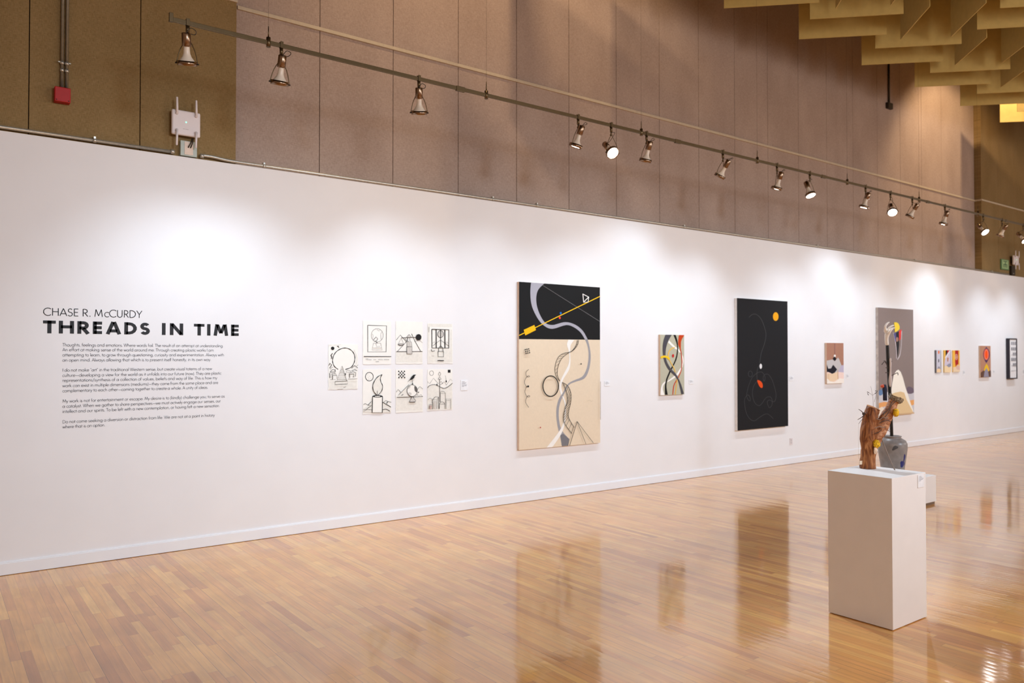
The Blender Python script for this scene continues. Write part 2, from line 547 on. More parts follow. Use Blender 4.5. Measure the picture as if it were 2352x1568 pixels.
# ------------------------------------------------------------------ conduits and boxes on the wall
t = thing('conduit_run', (0.4, 0.02, 3.36), 'long galvanized steel conduit lying along the top edge of the white wall', 'conduit')
b = MB()
zc = 3.364
b.tube([(X0 + 0.1, 0.006, zc), (1.655, 0.006, zc)], 0.0140, M_steel, 12)
b.tube(bez([(1.885, 0.006, 3.372), (1.98, 0.006, 3.372), (2.12, 0.006, 3.36), (2.4, 0.006, 3.358), (3, 0.006, 3.357), (6, 0.006, 3.357), (10, 0.006, 3.357), (18.4, 0.006, 3.357)], 5), 0.0140, M_steel, 12)
b.build('pipe', t)
for cx in (-0.9, 1.06, 2.43, 4.97, 5.59, 8.11, 11.25, 14.38, 17.59):
    b = MB()
    zz = zc if cx < 1.8 else 3.357
    b.tube([(cx - 0.012, 0.006, zz), (cx + 0.012, 0.006, zz)], 0.0180, M_steel, 12)
    b.box((cx - 0.008, -0.003, zz + 0.012), (cx + 0.008, 0.039, zz + 0.032), M_steel, 0.001)
    b.build('pipe_clamp', t)
for xa in (1.632, 1.872):
    b = MB(); b.tube([(xa, 0.006, 3.366), (xa + 0.03, 0.006, 3.366)], 0.019, M_steel, 12); b.build('coupling', t)

t = thing('red_junction_box', (0.83, 0.0, 3.62), 'red metal junction box at the lower end of the twin vertical conduits', 'junction box')
b = MB(); b.box((0.775, -0.03, 3.622), (0.885, 0.040, 3.738), M_red, 0.006); b.build('box_body', t)
b = MB()
for sx in (0.788, 0.872):
    b.lathe([(0.0, 0.0), (0.004, 0.0), (0.004, 0.003), (0, 0.004)], M_dark, (sx, -0.030, 3.634), (0, -1, 0), 8)
b.build('cover_screw', t)
for nm, cx, lab in (('left', 0.829, 'left'), ('right', 0.862, 'right')):
    t = thing('vertical_conduit', (cx, 0.01, 3.74), 'steel conduit rising from the red box, %s one of the twin pipes' % lab, 'conduit', 'twin vertical conduits')
    b = MB(); b.tube([(cx, 0.018, 3.739), (cx, 0.018, 7.29)], 0.0115, M_pipe, 12); b.build('pipe', t)
    b = MB()
    b.tube([(cx, 0.018, 3.93), (cx, 0.018, 3.952)], 0.0155, M_steel, 12)
    b.tube([(cx, 0.018, 3.872), (cx, 0.018, 3.895)], 0.0150, M_steel, 12)
    b.build('coupling', t)
    b = MB(); s = -1 if nm == 'left' else 1
    b.box((cx + min(0, s * 0.028), 0.012, 3.942), (cx + max(0, s * 0.028), 0.039, 3.951), M_steel, 0.001)
    b.build('strap', t)

def router(xc, zc0, w, h, y, label, group, box_mat, yaw=0):
    t = thing('wireless_router', (xc, y, zc0 - h / 2), label, 'wireless router', group)
    b = MB(); b.box((xc - w / 2, y - 0.03, zc0 - h / 2), (xc + w / 2, y + 0.008, zc0 + h / 2), M_white, 0.013); b.build('housing', t)
    b = MB(); b.box((xc - w * .3, y + 0.008, zc0 - h * .3), (xc + w * .3, 0.04, zc0 + h * .3), M_dark); b.build('wall_bracket', t)
    for sx in (-1, 1):
        for sz in (-1, 1):
            ax, az = xc + sx * w * 0.335, zc0 + sz * h * 0.34
            b = MB()
            b.lathe([(0, 0), (0.013, 0), (0.013, 0.012), (0.009, 0.02), (0, 0.02)], M_white, (ax, y - 0.030, az), (0, -1, 0), 12)
            b.tube([(ax, y - 0.046, az - sz * 0.004), (ax - 0.002, y - 0.048, az + sz * 0.06), (ax - 0.004, y - 0.05, az + sz * 0.128), (ax - 0.004, y - 0.05, az + sz * 0.132)], [0.0095, 0.0092, 0.0085, 0.005], M_white, 10)
            b.build('antenna', t)
    b = MB(); b.lathe([(0, 0), (0.006, 0), (0.004, 0.002), (0, 0.002)], M_led, (xc - 0.002, y - 0.030, zc0 + 0.008), (0, -1, 0), 12); b.build('status_light', t)
    b = MB()
    for k in range(9):
        b.box((xc - 0.028 + k * 0.0052, y - 0.0304, zc0 - 0.054), (xc - 0.025 + k * 0.0052, y - 0.0300, zc0 - 0.050), mat('grey_print', (150, 140, 140)))
    b.build('printed_mark', t)
    return t
router(1.747, 3.615, 0.232, 0.212, -0.01, 'white wireless router with four antennas and a green light, near the left track end', None, M_grey)
t = thing('router_junction_box', (1.77, 0.02, 3.345), 'galvanized junction box below the near white router, interrupting the conduit', 'junction box')
b = MB(); b.box((1.71, -0.004, 3.345), (1.845, 0.040, 3.474), M_grey, 0.003); b.build('box_body', t)
b = MB(); b.box((1.742, -0.007, 3.357), (1.812, -0.0035, 3.468), mat('data_plate', (226, 206, 190), 0.5), 0.001); b.build('cover_plate', t)
b = MB()
for k in (0, 1):
    b.tube(bez([(1.772 + k * .018, -0.008, 3.418), (1.775 + k * .018, -0.02, 3.43), (1.79 + k * .012, -0.022, 3.46), (1.80 + k * .01, -0.012, 3.50)], 6), 0.0045, M_dark, 8)
b.build('cable', t)
router(18.66, 3.67, 0.26, 0.20, -0.02, 'small distant white router at the right end of the upper wall', None, M_dark)
t = thing('router_junction_box', (18.6, 0.02, 3.36), 'dark junction box below the distant white router', 'junction box')
b = MB(); b.box((18.52, -0.012, 3.352), (18.70, 0.040, 3.55), M_dark, 0.003); b.build('box_body', t)
b = MB(); b.lathe([(0, 0), (.012, 0), (.01, .004), (0, .004)], M_steel, (18.60, -0.012, 3.385), (0, -1, 0), 10); b.build('cover_screw', t)

t = thing('wall_sign', (18.25, 0.03, 3.46), 'small square green sign beside the distant router', 'sign')
b = MB(); b.box((18.06, 0.012, 3.445), (18.44, 0.040, 3.665), mat('sign_green', (96, 132, 84), 0.5), 0.004); b.build('sign_board', t)
b = MB(); md = mat('sign_dark_green', (40, 84, 48), 0.5); ml = mat('sign_pale_green', (160, 186, 130), 0.5)
b.box((18.10, 0.0105, 3.47), (18.40, 0.012, 3.645), ml)
b.box((18.15, 0.009, 3.615), (18.35, 0.0105, 3.63), md)
b.box((18.235, 0.009, 3.49), (18.265, 0.0105, 3.615), md)
b.box((18.16, 0.009, 3.55), (18.34, 0.0105, 3.565), md)
b.box((18.16, 0.009, 3.49), (18.19, 0.0105, 3.55), md); b.box((18.31, 0.009, 3.49), (18.34, 0.0105, 3.55), md)
b.build('symbol', t)

t = thing('ceiling_conduit', (13.76, 0.14, 6.05), 'dark conduit dropping from the baffles to a small box on the upper wall', 'conduit')
b = MB(); b.tube([(13.775, 0.150, 6.14), (13.775, 0.150, 7.29)], 0.0165, M_dark, 10); b.build('pipe', t)
b = MB(); b.box((13.69, 0.115, 6.05), (13.845, 0.169, 6.155), M_dark, 0.004); b.build('box_body', t)

t = thing('wall_outlet', (9.95, 0, 0.38), 'small white outlet plate low on the wall beside the black painting', 'wall outlet')
ox0, oz1 = on_wall(1813.5, 1006); ox1, oz0 = on_wall(1820, 1020.5)
t.location = ((ox0 + ox1) / 2, 0, oz0)
b = MB(); b.box((ox0, -0.006, oz0), (ox1, 0.0, oz1), M_white, 0.002); b.build('cover_plate', t)
b = MB()
for zz in (0.32, 0.68):
    b.box(((ox0 + ox1) / 2 - 0.012, -0.0075, oz0 + (oz1 - oz0) * zz - .014), ((ox0 + ox1) / 2 + .012, -0.006, oz0 + (oz1 - oz0) * zz + .014), mat('socket_grey', (200, 196, 196)))
b.build('socket', t)

# ------------------------------------------------------------------ lighting track
TY, TZ = -1.2, 3.985
t = thing('lighting_track', (1.35, TY, TZ), 'long slim metal lighting track hung by wires in front of the wall', 'lighting track')
b = MB(); b.box((1.35, TY - 0.008, TZ), (21.5, TY + 0.008, TZ + 0.032), M_nickel, 0.002); b.build('rail', t)
b = MB(); b.box((1.335, TY - 0.011, TZ - 0.004), (1.362, TY + 0.011, TZ + 0.06), M_nickel, 0.002); b.build('end_cap', t)
for k in range(10):
    hx = 2.04 + 2.0 * k
    b = MB(); b.tube([(hx, TY, TZ - 0.018), (hx, TY, TZ + 0.055)], 0.0165, M_nickel, 14)
    b.tube([(hx, TY, TZ + 0.055), (hx, TY, TZ + 0.14)], [0.006, 0.003], M_nickel, 8)
    hg = b.build('hanger', t)
    b = MB(); b.tube([(hx, TY, TZ + 0.12), (hx, TY, 7.298)], 0.0008, M_dark, 6); b.build('wire', hg)
for k in range(7):
    hx = 3.76 + 2.85 * k
    b = MB(); b.box((hx - 0.045, TY - 0.0125, TZ - 0.008), (hx + 0.045, TY + 0.0125, TZ + 0.036), M_nickel, 0.003); b.build('connector', t)

SPOTP = 78
def spotlight(x, aim, label, yoke=(0, 0, -1), power=SPOTP, glow=14, cone=96):
    a = Vector(aim).normalized()
    t = thing('track_spotlight', (x, TY, TZ), label, 'spotlight', 'spotlights on the lighting track')
    b = MB()
    for sy in (-1, 1):
        b.box((x - 0.012, TY + sy * 0.0113 - 0.0028, TZ - 0.004), (x + 0.012, TY + sy * 0.0113 + 0.0028, TZ + 0.046), M_nickel, 0.001)
    b.tube([(x, TY, TZ - 0.001), (x, TY, TZ - 0.055)], 0.0135, M_nickel, 14)
    b.tube([(x, TY, TZ - 0.055), (x, TY, TZ - 0.085)], 0.007, M_nickel, 10)
    b.build('track_adapter', t)
    piv = Vector((x, TY, TZ - 0.085))
    yd = Vector(yoke).normalized()
    rc = piv + yd * 0.185
    side = a.cross(yd)
    if side.length < 0.15:
        side = a.cross(Vector((0, 1, 0)))
    side.normalize()
    R = 0.066
    b = MB()
    for s in (-1, 1):
        b.tube(bez([piv, piv + yd * 0.03 + side * s * 0.02, piv + yd * 0.10 + side * s * 0.052, rc + side * s * (R + 0.006)], 5), 0.0032, M_nickel, 6)
        b.tube([rc + side * s * (R - 0.002), rc + side * s * (R + 0.014)], 0.006, M_dark, 8)
    b.tube([piv - side * 0.012, piv + side * 0.012], 0.008, M_nickel, 8)
    b.build('yoke', t)
    b = MB()
    b.lathe([(R, -0.017), (R + .001, -0.017), (R + .001, 0.015), (R - .006, 0.015), (R - .002, -0.017), (R, -0.017)], M_copper, rc, a, 28); b.build('rim_ring', t)
    b = MB()
    b.lathe([(0.020, -0.150), (0.021, -0.095), (0.023, -0.068), (0.031, -0.046), (0.047, -0.024), (0.056, -0.012), (0.0575, -0.003), (0.0575, 0.004)], M_glass, rc, a, 24); b.build('bulb', t)
    b = MB(); b.lathe([(0.0, -0.205), (0.027, -0.205), (0.031, -0.200), (0.031, -0.118), (0.028, -0.114), (0.0, -0.114)], M_copper, rc, a, 20); b.build('lamp_holder', t)
    b = MB(); b.lathe([(0.0, 0.010), (0.03, 0.0085), (0.058, 0.004), (0.0, -0.002)], M_glow, rc, a, 24); b.build('lens', t)
    b = MB()
    top = rc - a * 0.203
    o1 = side * 0.03 + Vector((0.03, 0, 0.0))
    b.tube(bez([top, top - a * 0.03 + Vector((0.03, 0, 0.01)), top + Vector((0.065, 0, 0.03)), piv + Vector((0.05, 0, 0.03)), piv + Vector((0.012, 0, 0.03))], 6), 0.0028, M_dark, 6)
    b.build('cable', t)
    d = bpy.data.lights.new('spotlight_beam', 'SPOT')
    d.energy = power; d.color = (0.72, 0.86, 1.0); d.spot_size = math.radians(cone); d.spot_blend = 1.0; d.shadow_soft_size = 0.045
    lo = bpy.data.objects.new('spotlight_beam', d)
    C.objects.link(lo); lo.parent = t
    lo.location = (rc + a * 0.03) - Vector((x, TY, TZ))
    lo.rotation_euler = a.to_track_quat('-Z', 'Y').to_euler()
    return t
def toward(x, p):
    return Vector(p) - Vector((x, TY, TZ - 0.25))
LOG = (4.85, -4.39, 1.05)
URN = (8.80, -2.45, 0.9)
spots = [
    (1.46, (0.12, 0.31, -1.0), (0.0, .05, -1), 'nickel spotlight nearest the left end of the track'),
    (2.14, (0.0, 0.31, -1.0), (-0.05, .05, -1), 'nickel spotlight second from the left, beside the first wire hanger'),
    (3.34, (0.2, 0.31, -1.0), (0.05, .05, -1), 'nickel spotlight third from the left, above the seven ink drawings'),
    (5.15, (-0.17, 0.31, -1.0), (-0.1, .1, -1), 'nickel spotlight above the tall painting, left of the glaring lamp'),
    (5.60, None, (0.0, -.1, -1), 'glaring spotlight turned toward the camera and the log sculpture'),
    (6.12, (-0.05, 0.31, -1.0), (-0.05, .05, -1), 'nickel spotlight directly right of the near glaring lamp'),
    (7.39, (-0.20, 0.5, -0.85), (-0.2, .1, -1), 'nickel spotlight tilted left above the small swirling-ribbon painting'),
    (8.44, (-0.1, 0.31, -1.0), (0.0, .05, -1), 'nickel spotlight upright above the left edge of the black painting'),
    (9.15, None, (0.0, -.05, -1), 'bright spotlight above the black painting, tilted down toward the urn'),
    (10.51, (-0.15, 0.31, -1.0), (-0.1, .1, -1), 'nickel spotlight above and left of the distant glaring lamp'),
    (11.19, None, (0.1, -.1, -1), 'glaring spotlight directly facing the camera above the small mountain painting'),
    (11.83, (-0.15, 0.55, -0.9), (-0.25, .1, -1), 'nickel spotlight just right of the distant glaring lamp, tilted left'),
    (12.87, (-0.1, 0.31, -1.0), (-0.1, .1, -1), 'nickel spotlight above the painting behind the white hand'),
    (14.24, None, (0.1, -.1, -1), 'glaring spotlight farther right, beside the olive panels'),
    (14.98, (-0.12, 0.5, -0.98), (-0.15, .1, -1), 'nickel spotlight second from the right edge of the picture'),
    (15.88, None, (0.1, -.1, -1), 'glaring spotlight cut off by the right edge of the picture'),
    (17.0, (0.0, 0.31, -1.0), (0, .05, -1), 'nickel spotlight beyond the right edge of the picture'),
    (18.3, (0.0, 0.31, -1.0), (0, .05, -1), 'nickel spotlight far beyond the right edge of the picture'),
]
aims = {5.60: LOG, 9.15: URN, 11.19: (8.6, -3.2, 0.8), 14.24: (12.9, -4.6, 0.0), 15.88: (15.0, -4.5, 0)}
for x, aim, yoke, lab in spots:
    if aim is None:
        spotlight(x, toward(x, aims[x]), lab, yoke, 420 if x < 6 else 130, 14, 56)
    else:
        spotlight(x, aim, lab, yoke, 72 if x < 3 else (64 if x > 5 and x < 7.5 else (74 if 10 < x < 13 else 100)))

# ------------------------------------------------------------------ flat art helpers: layers of paint given in crop pixels of the photo
class Art:
    """face of a work at y = yf; x0..x1, z0..z1 in metres; shapes measured on the photo"""
    def __init__(self, mb, crop, x0, z0, x1, z1, yf):
        self.mb, self.c, self.b, self.y, self.n = mb, crop, (x0, z0, x1, z1), yf, 0
    def pt(self, p, n=None):
        cx, cy, sc = self.c
        x, z = on_wall(cx + p[0] / sc, cy + p[1] / sc, self.y)
        x0, z0, x1, z1 = self.b
        return (min(max(x, x0), x1), self.y - 0.0004 * (self.n if n is None else n), min(max(z, z0), z1))
    def quad_strip(self, A, B, m):
        self.n += 1
        for i in range(len(A) - 1):
            q = [self.pt(A[i]), self.pt(A[i + 1]), self.pt(B[i + 1]), self.pt(B[i])]
            self._f(q, m)
    def _f(self, q, m):
        out = []
        for p in q:
            if not out or (Vector(p) - Vector(out[-1])).length > 1e-6:
                out.append(p)
        if len(out) > 2 and (Vector(out[0]) - Vector(out[-1])).length < 1e-6:
            out.pop()
        if len(out) > 2:
            self.mb.face(out, m)
    def poly(self, pts, m, smooth=False):
        self.n += 1
        P = [Vector((p[0], p[1])) for p in pts]
        if smooth:
            P = bez(P, 5, True)
        self._f([self.pt(p) for p in P][::1], m)
    def disc(self, c, rx, ry, m):
        self.poly([(c[0] + rx * math.cos(2 * math.pi * k / 28), c[1] + ry * math.sin(2 * math.pi * k / 28)) for k in range(28)], m)
    def line(self, pts, w, m, smooth=True, closed=False, rnd=0.0):
        P = [Vector((p[0], p[1])) for p in pts]
        if smooth and len(P) > 2:
            P = bez(P, 6, closed)
        if closed:
            P.append(P[0])
        A, B = [], []
        n = len(P)
        for i, p in enumerate(P):
            if closed:
                d = P[(i + 1) % (n - 1)] - P[(i - 1) % (n - 1)]
            else:
                d = P[min(i + 1, n - 1)] - P[max(i - 1, 0)]
            if d.length < 1e-9:
                d = Vector((1, 0))
            d.normalize(); nn = Vector((-d.y, d.x))
            ww = w / 2 * (1 + rnd * math.sin(i * 0.9 + len(pts)))
            A.append(p + nn * ww); B.append(p - nn * ww)
        self.quad_strip(A, B, m)
    def ribbon(self, L, R, m):
        k = 40
        def samp(P):
            Q = bez([Vector((p[0], p[1])) for p in P], 8)
            cum = [0]
            for i in range(1, len(Q)):
                cum.append(cum[-1] + (Q[i] - Q[i - 1]).length)
            out = []; j = 0
            for i in range(k + 1):
                s = cum[-1] * i / k
                while j < len(cum) - 2 and cum[j + 1] < s:
                    j += 1
                f = (s - cum[j]) / max(1e-9, cum[j + 1] - cum[j])
                out.append(Q[j].lerp(Q[j + 1], min(1, max(0, f))))
            return out
        self.quad_strip(samp(L), samp(R), m)
    def circ(self, c, rx, ry, w, m, a0=0, a1=360):
        n = 30
        P = [(c[0] + rx * math.cos(math.radians(a0 + (a1 - a0) * k / n)), c[1] + ry * math.sin(math.radians(a0 + (a1 - a0) * k / n))) for k in range(n + (0 if a1 - a0 == 360 else 1))]
        self.line(P, w, m, smooth=False, closed=(a1 - a0 == 360))

def canvas_rect(c0, c1, t):
    xa, za = on_wall(*c0, -t); xb, zb = on_wall(*c1, -t)
    return xa, zb, xb, za      # x0, z0, x1, z1
def painting(rect, t, face, side, label, cat='painting', group=None, name='painting'):
    x0, z0, x1, z1 = rect
    o = thing(name, ((x0 + x1) / 2, 0, z0), label, cat, group)
    b = MB()
    b.box((x0, -t + 0.001, z0), (x1, -0.002, z1), side, 0.001)
    b.build('stretcher', o)
    b = MB()
    b.face([(x0, -t, z0), (x1, -t, z0), (x1, -t, z1), (x0, -t, z1)], face)
    b.face([(x0, -t + .0012, z0), (x0, -t + .0012, z1), (x1, -t + .0012, z1), (x1, -t + .0012, z0)], face)
    return o, b

K = (22, 22, 23)
raw = mat('raw_canvas_edge', (226, 196, 172), 0.8)
# --- painting 1: tall, black above cream
T1 = 0.035
r = canvas_rect((1192, 646.7), (1378.6, 1016.5), T1)
o, b = painting(r, T1, paint(229, 210, 184), raw, 'tall painting, black above cream, with a yellow diagonal line and spiralling ladder')
A = Art(b, (1150, 620, 3.484), *r, -T1)
blk = paint(*K)
A.poly([(100, 40), (900, 40), (900, 560), (795, 558), (145, 552), (100, 551)], blk)
A.ribbon([(245, 85), (237, 170), (245, 270), (275, 350), (320, 420), (370, 460), (410, 470), (450, 462), (500, 445), (540, 440), (590, 460), (640, 500), (672, 552)],
         [(365, 95), (305, 150), (285, 210), (290, 290), (320, 370), (360, 425), (410, 440), (450, 432), (500, 418), (550, 420), (610, 445), (660, 490), (696, 555)], paint(172, 170, 180))
A.ribbon([(672, 550), (695, 610), (703, 690), (690, 780), (655, 850), (590, 880), (545, 903), (522, 935), (495, 985), (465, 1030), (447, 1100), (445, 1170), (455, 1250), (475, 1330), (490, 1420)],
         [(696, 553), (714, 630), (720, 700), (708, 790), (672, 865), (600, 893), (560, 908), (537, 930), (510, 985), (480, 1050), (466, 1110), (465, 1180), (480, 1260), (510, 1310), (550, 1352)], paint(158, 155, 158))
A.poly([(478, 1320), (500, 1310), (549, 1352), (540, 1406), (490, 1412)], paint(122, 120, 124))
wh = paint(244, 240, 234)
A.ribbon([(540, 558), (530, 600), (546, 660), (545, 740), (520, 800), (480, 880), (468, 940), (482, 1000)],
         [(588, 559), (560, 600), (555, 660), (557, 740), (545, 800), (500, 875), (484, 935), (494, 985)], wh)
A.ribbon([(491, 1010), (508, 1060), (514, 1110), (505, 1200), (470, 1285), (365, 1422)],
         [(500, 1010), (518, 1060), (521, 1120), (512, 1230), (478, 1320), (410, 1420)], wh)
A.line([(335, 122), (790, 410)], 3, paint(120, 118, 118))
A.line([(143, 523), (797, 210)], 8, paint(252, 200, 30))
A.poly([(183, 478), (268, 439), (281, 480), (195, 523)], paint(250, 188, 18))
A.disc((479, 345), 8, 10, paint(24, 110, 196)); A.disc((471, 382), 8, 10, paint(234, 70, 52))
A.line([(656, 192), (703, 217), (697, 256), (662, 258), (655, 190)], 6, wh, False); A.line([(662, 256), (700, 218)], 6, wh)
c1 = [(622, 559), (616, 590), (598, 622), (570, 648), (545, 660), (505, 690), (478, 720), (455, 780), (452, 840), (472, 888)]
c2 = [(612, 559), (602, 600), (575, 640), (545, 658), (502, 666), (465, 690), (440, 740), (432, 800), (443, 850), (468, 888)]
A.line(c1, 3, blk); A.line(c2, 3, blk)
P1, P2 = bez([Vector(p) for p in c1], 4), bez([Vector(p) for p in c2], 4)
for k in range(2, len(P1) - 2, 2):
    A.line([P1[k], P2[k]], 1.8, blk)
d1 = [(488, 898), (530, 925), (555, 980), (556, 1050), (540, 1120), (538, 1180), (582, 1258)]
d2 = [(488, 898), (515, 960), (530, 1040), (512, 1100), (497, 1170), (508, 1230), (564, 1308)]
A.line(d1, 4, blk); A.line(d2, 4, blk)
P1, P2 = bez([Vector(p) for p in d1], 6), bez([Vector(p) for p in d2], 6)
for k in range(3, len(P1), 2):
    A.line([P1[k], P2[k]], 2.6, blk)
A.circ((391, 928), 62, 82, 8, blk)
A.line([(215, 795), (195, 815), (194, 840), (207, 855), (223, 852), (212, 845), (190, 868), (182, 900), (195, 928), (212, 934), (214, 924), (195, 940), (185, 970), (195, 1002), (215, 1015), (224, 1008), (212, 1003), (196, 1025), (192, 1060), (215, 1098)], 3, blk)
A.disc((210, 930), 8, 8, blk)
for ii in range(3):
    for jj in range(3):
        A.poly([(182 + ii * 13 + jj * 3, 634 + jj * 15 - ii * 3), (191 + ii * 13 + jj * 3, 631 + jj * 15 - ii * 3), (193 + ii * 13 + jj * 3, 640 + jj * 15 - ii * 3), (184 + ii * 13 + jj * 3, 643 + jj * 15 - ii * 3)], blk)
A.disc((632, 751), 5, 6, blk); A.disc((307, 1258), 5, 6, paint(186, 60, 44))
A.line([(600, 1210), (540, 1403)], 4, blk); A.line([(600, 1210), (670, 1390)], 3, blk); A.line([(600, 1210), (730, 1382)], 3, blk)
A.line([(787, 890), (787, 1195)], 3, paint(150, 132, 110)); A.line([(680, 1047), (700, 1040), (712, 1050), (726, 1042)], 2, paint(190, 172, 150))
b.build('canvas', o)

# --- painting 2: small, ribbons on grey green
T2 = 0.03
r = canvas_rect((1516.4, 768), (1571.8, 905.4), T2)
o, b = painting(r, T2, paint(186, 182, 160), raw, 'small grey-green painting of interlacing grey, black, orange and white ribbons')
A = Art(b, (1480, 740, 8.25), *r, -T2)
A.ribbon([(465, 335), (475, 350), (580, 455), (640, 495), (692, 570)], [(450, 385), (470, 400), (560, 485), (620, 520), (672, 575)], wh)
A.ribbon([(700, 590), (735, 660), (742, 750), (722, 855)], [(700, 600), (712, 660), (722, 750), (708, 855)], wh)
A.ribbon([(690, 855), (640, 930), (600, 985), (500, 1065), (440, 1110)], [(702, 880), (670, 950), (620, 1015), (520, 1085), (430, 1138)], wh)
A.ribbon([(400, 1112), (340, 1170), (310, 1260), (303, 1380)], [(415, 1140), (368, 1180), (348, 1260), (382, 1380)], wh)
A.ribbon([(545, 230), (590, 340), (618, 450), (615, 560), (590, 680), (540, 800), (495, 880), (440, 1000), (405, 1100), (388, 1220), (390, 1372)],
         [(590, 230), (622, 340), (638, 450), (635, 560), (612, 690), (560, 810), (520, 890), (470, 1000), (432, 1100), (418, 1220), (442, 1372)], paint(14, 12, 12))
A.ribbon([(655, 230), (640, 340), (640, 420), (670, 500), (690, 600), (700, 700), (700, 830), (680, 930), (630, 1050), (590, 1110), (548, 1200), (528, 1370)],
         [(765, 230), (700, 340), (690, 450), (690, 500), (706, 600), (716, 700), (714, 830), (694, 940), (644, 1055), (604, 1120), (566, 1200), (544, 1370)], paint(196, 66, 22))
yl = paint(236, 190, 90)
A.line([(618, 1085), (608, 1180), (592, 1290), (584, 1370)], 20, paint(222, 180, 92))
A.line([(465, 700), (450, 650), (460, 565), (505, 505), (575, 472)], 18, yl); A.line([(462, 690), (520, 800), (560, 870), (582, 945)], 15, yl)
A.ribbon([(400, 225), (360, 350), (345, 480), (350, 600), (365, 700), (400, 800), (460, 900), (560, 1000), (610, 1060), (650, 1150), (702, 1372)],
         [(522, 225), (450, 350), (410, 480), (398, 600), (405, 680), (440, 780), (510, 890), (590, 970), (640, 1060), (690, 1170), (746, 1350)], paint(76, 74, 80))
A.line([(300, 668), (370, 648), (430, 660), (470, 700)], 40, paint(240, 198, 30))
A.disc((540, 633), 19, 32, paint(196, 26, 26))
b.build('canvas', o)

# --- painting 3: black with yellow disc
T3 = 0.045
r = canvas_rect((1692.6, 684), (1810.4, 978), T3)
o, b = painting(r, T3, paint(27, 27, 30), mat('white_canvas_edge', (238, 234, 232), 0.7), 'tall black painting with a small yellow disc and faint looping line')
A = Art(b, (1660, 660, 4.24), *r, -T3)
A.disc((516, 283), 27, 42, paint(238, 166, 22))
gl = paint(70, 70, 72)
A.line([(255, 290), (290, 262), (330, 264), (375, 310), (410, 400), (421, 470), (405, 550), (375, 640), (360, 740)], 4, gl)
A.line([(358, 750), (340, 790), (332, 840), (335, 890), (345, 920)], 3.5, gl)
A.circ((268, 842), 20, 29, 3.5, gl)
A.line([(285, 875), (330, 835), (375, 822), (402, 850), (412, 880), (402, 912), (392, 885), (405, 850), (440, 845), (475, 890), (500, 960), (518, 1040), (510, 1100), (485, 1112), (455, 1095), (433, 1115), (450, 1168), (475, 1150), (480, 1100), (462, 1065), (420, 1075), (380, 1130), (350, 1150), (310, 1120), (288, 1040), (300, 960), (335, 912)], 3.5, gl)
A.line([(285, 875), (250, 960), (232, 1045), (245, 1090), (265, 1104), (262, 1065), (238, 1047), (210, 1100), (225, 1210), (260, 1275), (305, 1298), (350, 1270), (400, 1238), (440, 1233), (492, 1278)], 3.5, gl)
A.disc((369, 767), 12, 25, paint(232, 232, 232))
A.poly([(334, 906), (362, 908), (384, 935), (388, 965), (376, 978), (355, 960)], paint(226, 78, 22), True)
b.build('canvas', o)

# --- painting 4: small, brown above mountains
T4 = 0.035
r = canvas_rect((1898.6, 787), (1938, 879.4), T4)
o, b = painting(r, T4, paint(172, 124, 102), raw, 'small brown painting of grey and black mountains with a white dot')
A = Art(b, (1870, 760, 11.2), *r, -T4)
A.poly([(300, 760), (430, 740), (480, 730), (530, 775), (615, 680), (645, 730), (700, 880), (680, 1000), (620, 1070), (300, 1070)], paint(196, 190, 188))
A.poly([(695, 880), (770, 875), (770, 1070), (600, 1070), (640, 1000)], paint(190, 180, 200))
A.poly([(290, 1055), (350, 1050), (460, 1095), (600, 1050), (770, 1065), (770, 1360), (290, 1360)], paint(243, 214, 202))
A.poly([(290, 1110), (360, 1090), (460, 1100), (600, 1050), (622, 1230), (500, 1300), (400, 1290), (290, 1240)], paint(236, 206, 172))
A.poly([(300, 860), (360, 968), (430, 962), (487, 865), (588, 988), (520, 1075), (460, 1100), (400, 1068), (350, 1050), (300, 1060)], paint(30, 28, 38))
A.poly([(290, 1225), (340, 1225), (400, 1290), (520, 1310), (650, 1215), (770, 1230), (770, 1370), (290, 1370)], paint(246, 236, 224))
A.line([(530, 300), (530, 590)], 14, paint(150, 104, 100)); A.line([(605, 1000), (612, 1230)], 14, paint(196, 156, 120)); A.line([(365, 1100), (372, 1230)], 10, paint(214, 176, 140))
A.disc((525, 640), 27, 36, paint(246, 238, 230)); A.poly([(522, 655), (570, 715), (525, 775), (470, 712)], paint(26, 22, 30))
b.build('canvas', o)

# --- painting 5: tall grey with comet and mountain
T5 = 0.045
r = canvas_rect((2016.8, 705.6), (2099.5, 949.5), T5)
o, b = painting(r, T5, paint(140, 126, 122), mat('mottled_canvas_edge', (206, 198, 192), 0.8, vary=0.25, scale=14), 'tall grey painting with a white mountain and yellow-tipped cone, behind the white hand')
A = Art(b, (1940, 690, 3.735), *r, -T5)
A.poly([(280, 790), (320, 775), (400, 790), (540, 790), (610, 790), (610, 990), (280, 990)], paint(204, 202, 208))
A.poly([(280, 880), (340, 868), (375, 872), (360, 905), (320, 915), (290, 940), (280, 940)], paint(233, 168, 108))
A.poly([(545, 858), (605, 850), (605, 890), (575, 900), (560, 885)], paint(236, 170, 104))
A.poly([(280, 925), (320, 910), (350, 940), (350, 990), (280, 990)], paint(240, 226, 208))
A.poly([(290, 800), (292, 775), (315, 762), (330, 780), (328, 800), (305, 815)], paint(104, 134, 176), True)
A.poly([(535, 790), (530, 755), (548, 738), (575, 745), (592, 765), (588, 790), (560, 800)], paint(112, 98, 112), True)
A.poly([(395, 800), (405, 720), (420, 640), (440, 603), (460, 592), (480, 612), (500, 665), (518, 735), (540, 800), (565, 880), (590, 950), (560, 960), (430, 960), (395, 900)], paint(247, 242, 230))
A.poly([(405, 800), (430, 790), (480, 780), (510, 790), (530, 850), (572, 930), (588, 960), (585, 985), (400, 985)], paint(228, 200, 154))
A.poly([(400, 972), (600, 958), (600, 1000), (400, 1000)], paint(212, 180, 140))
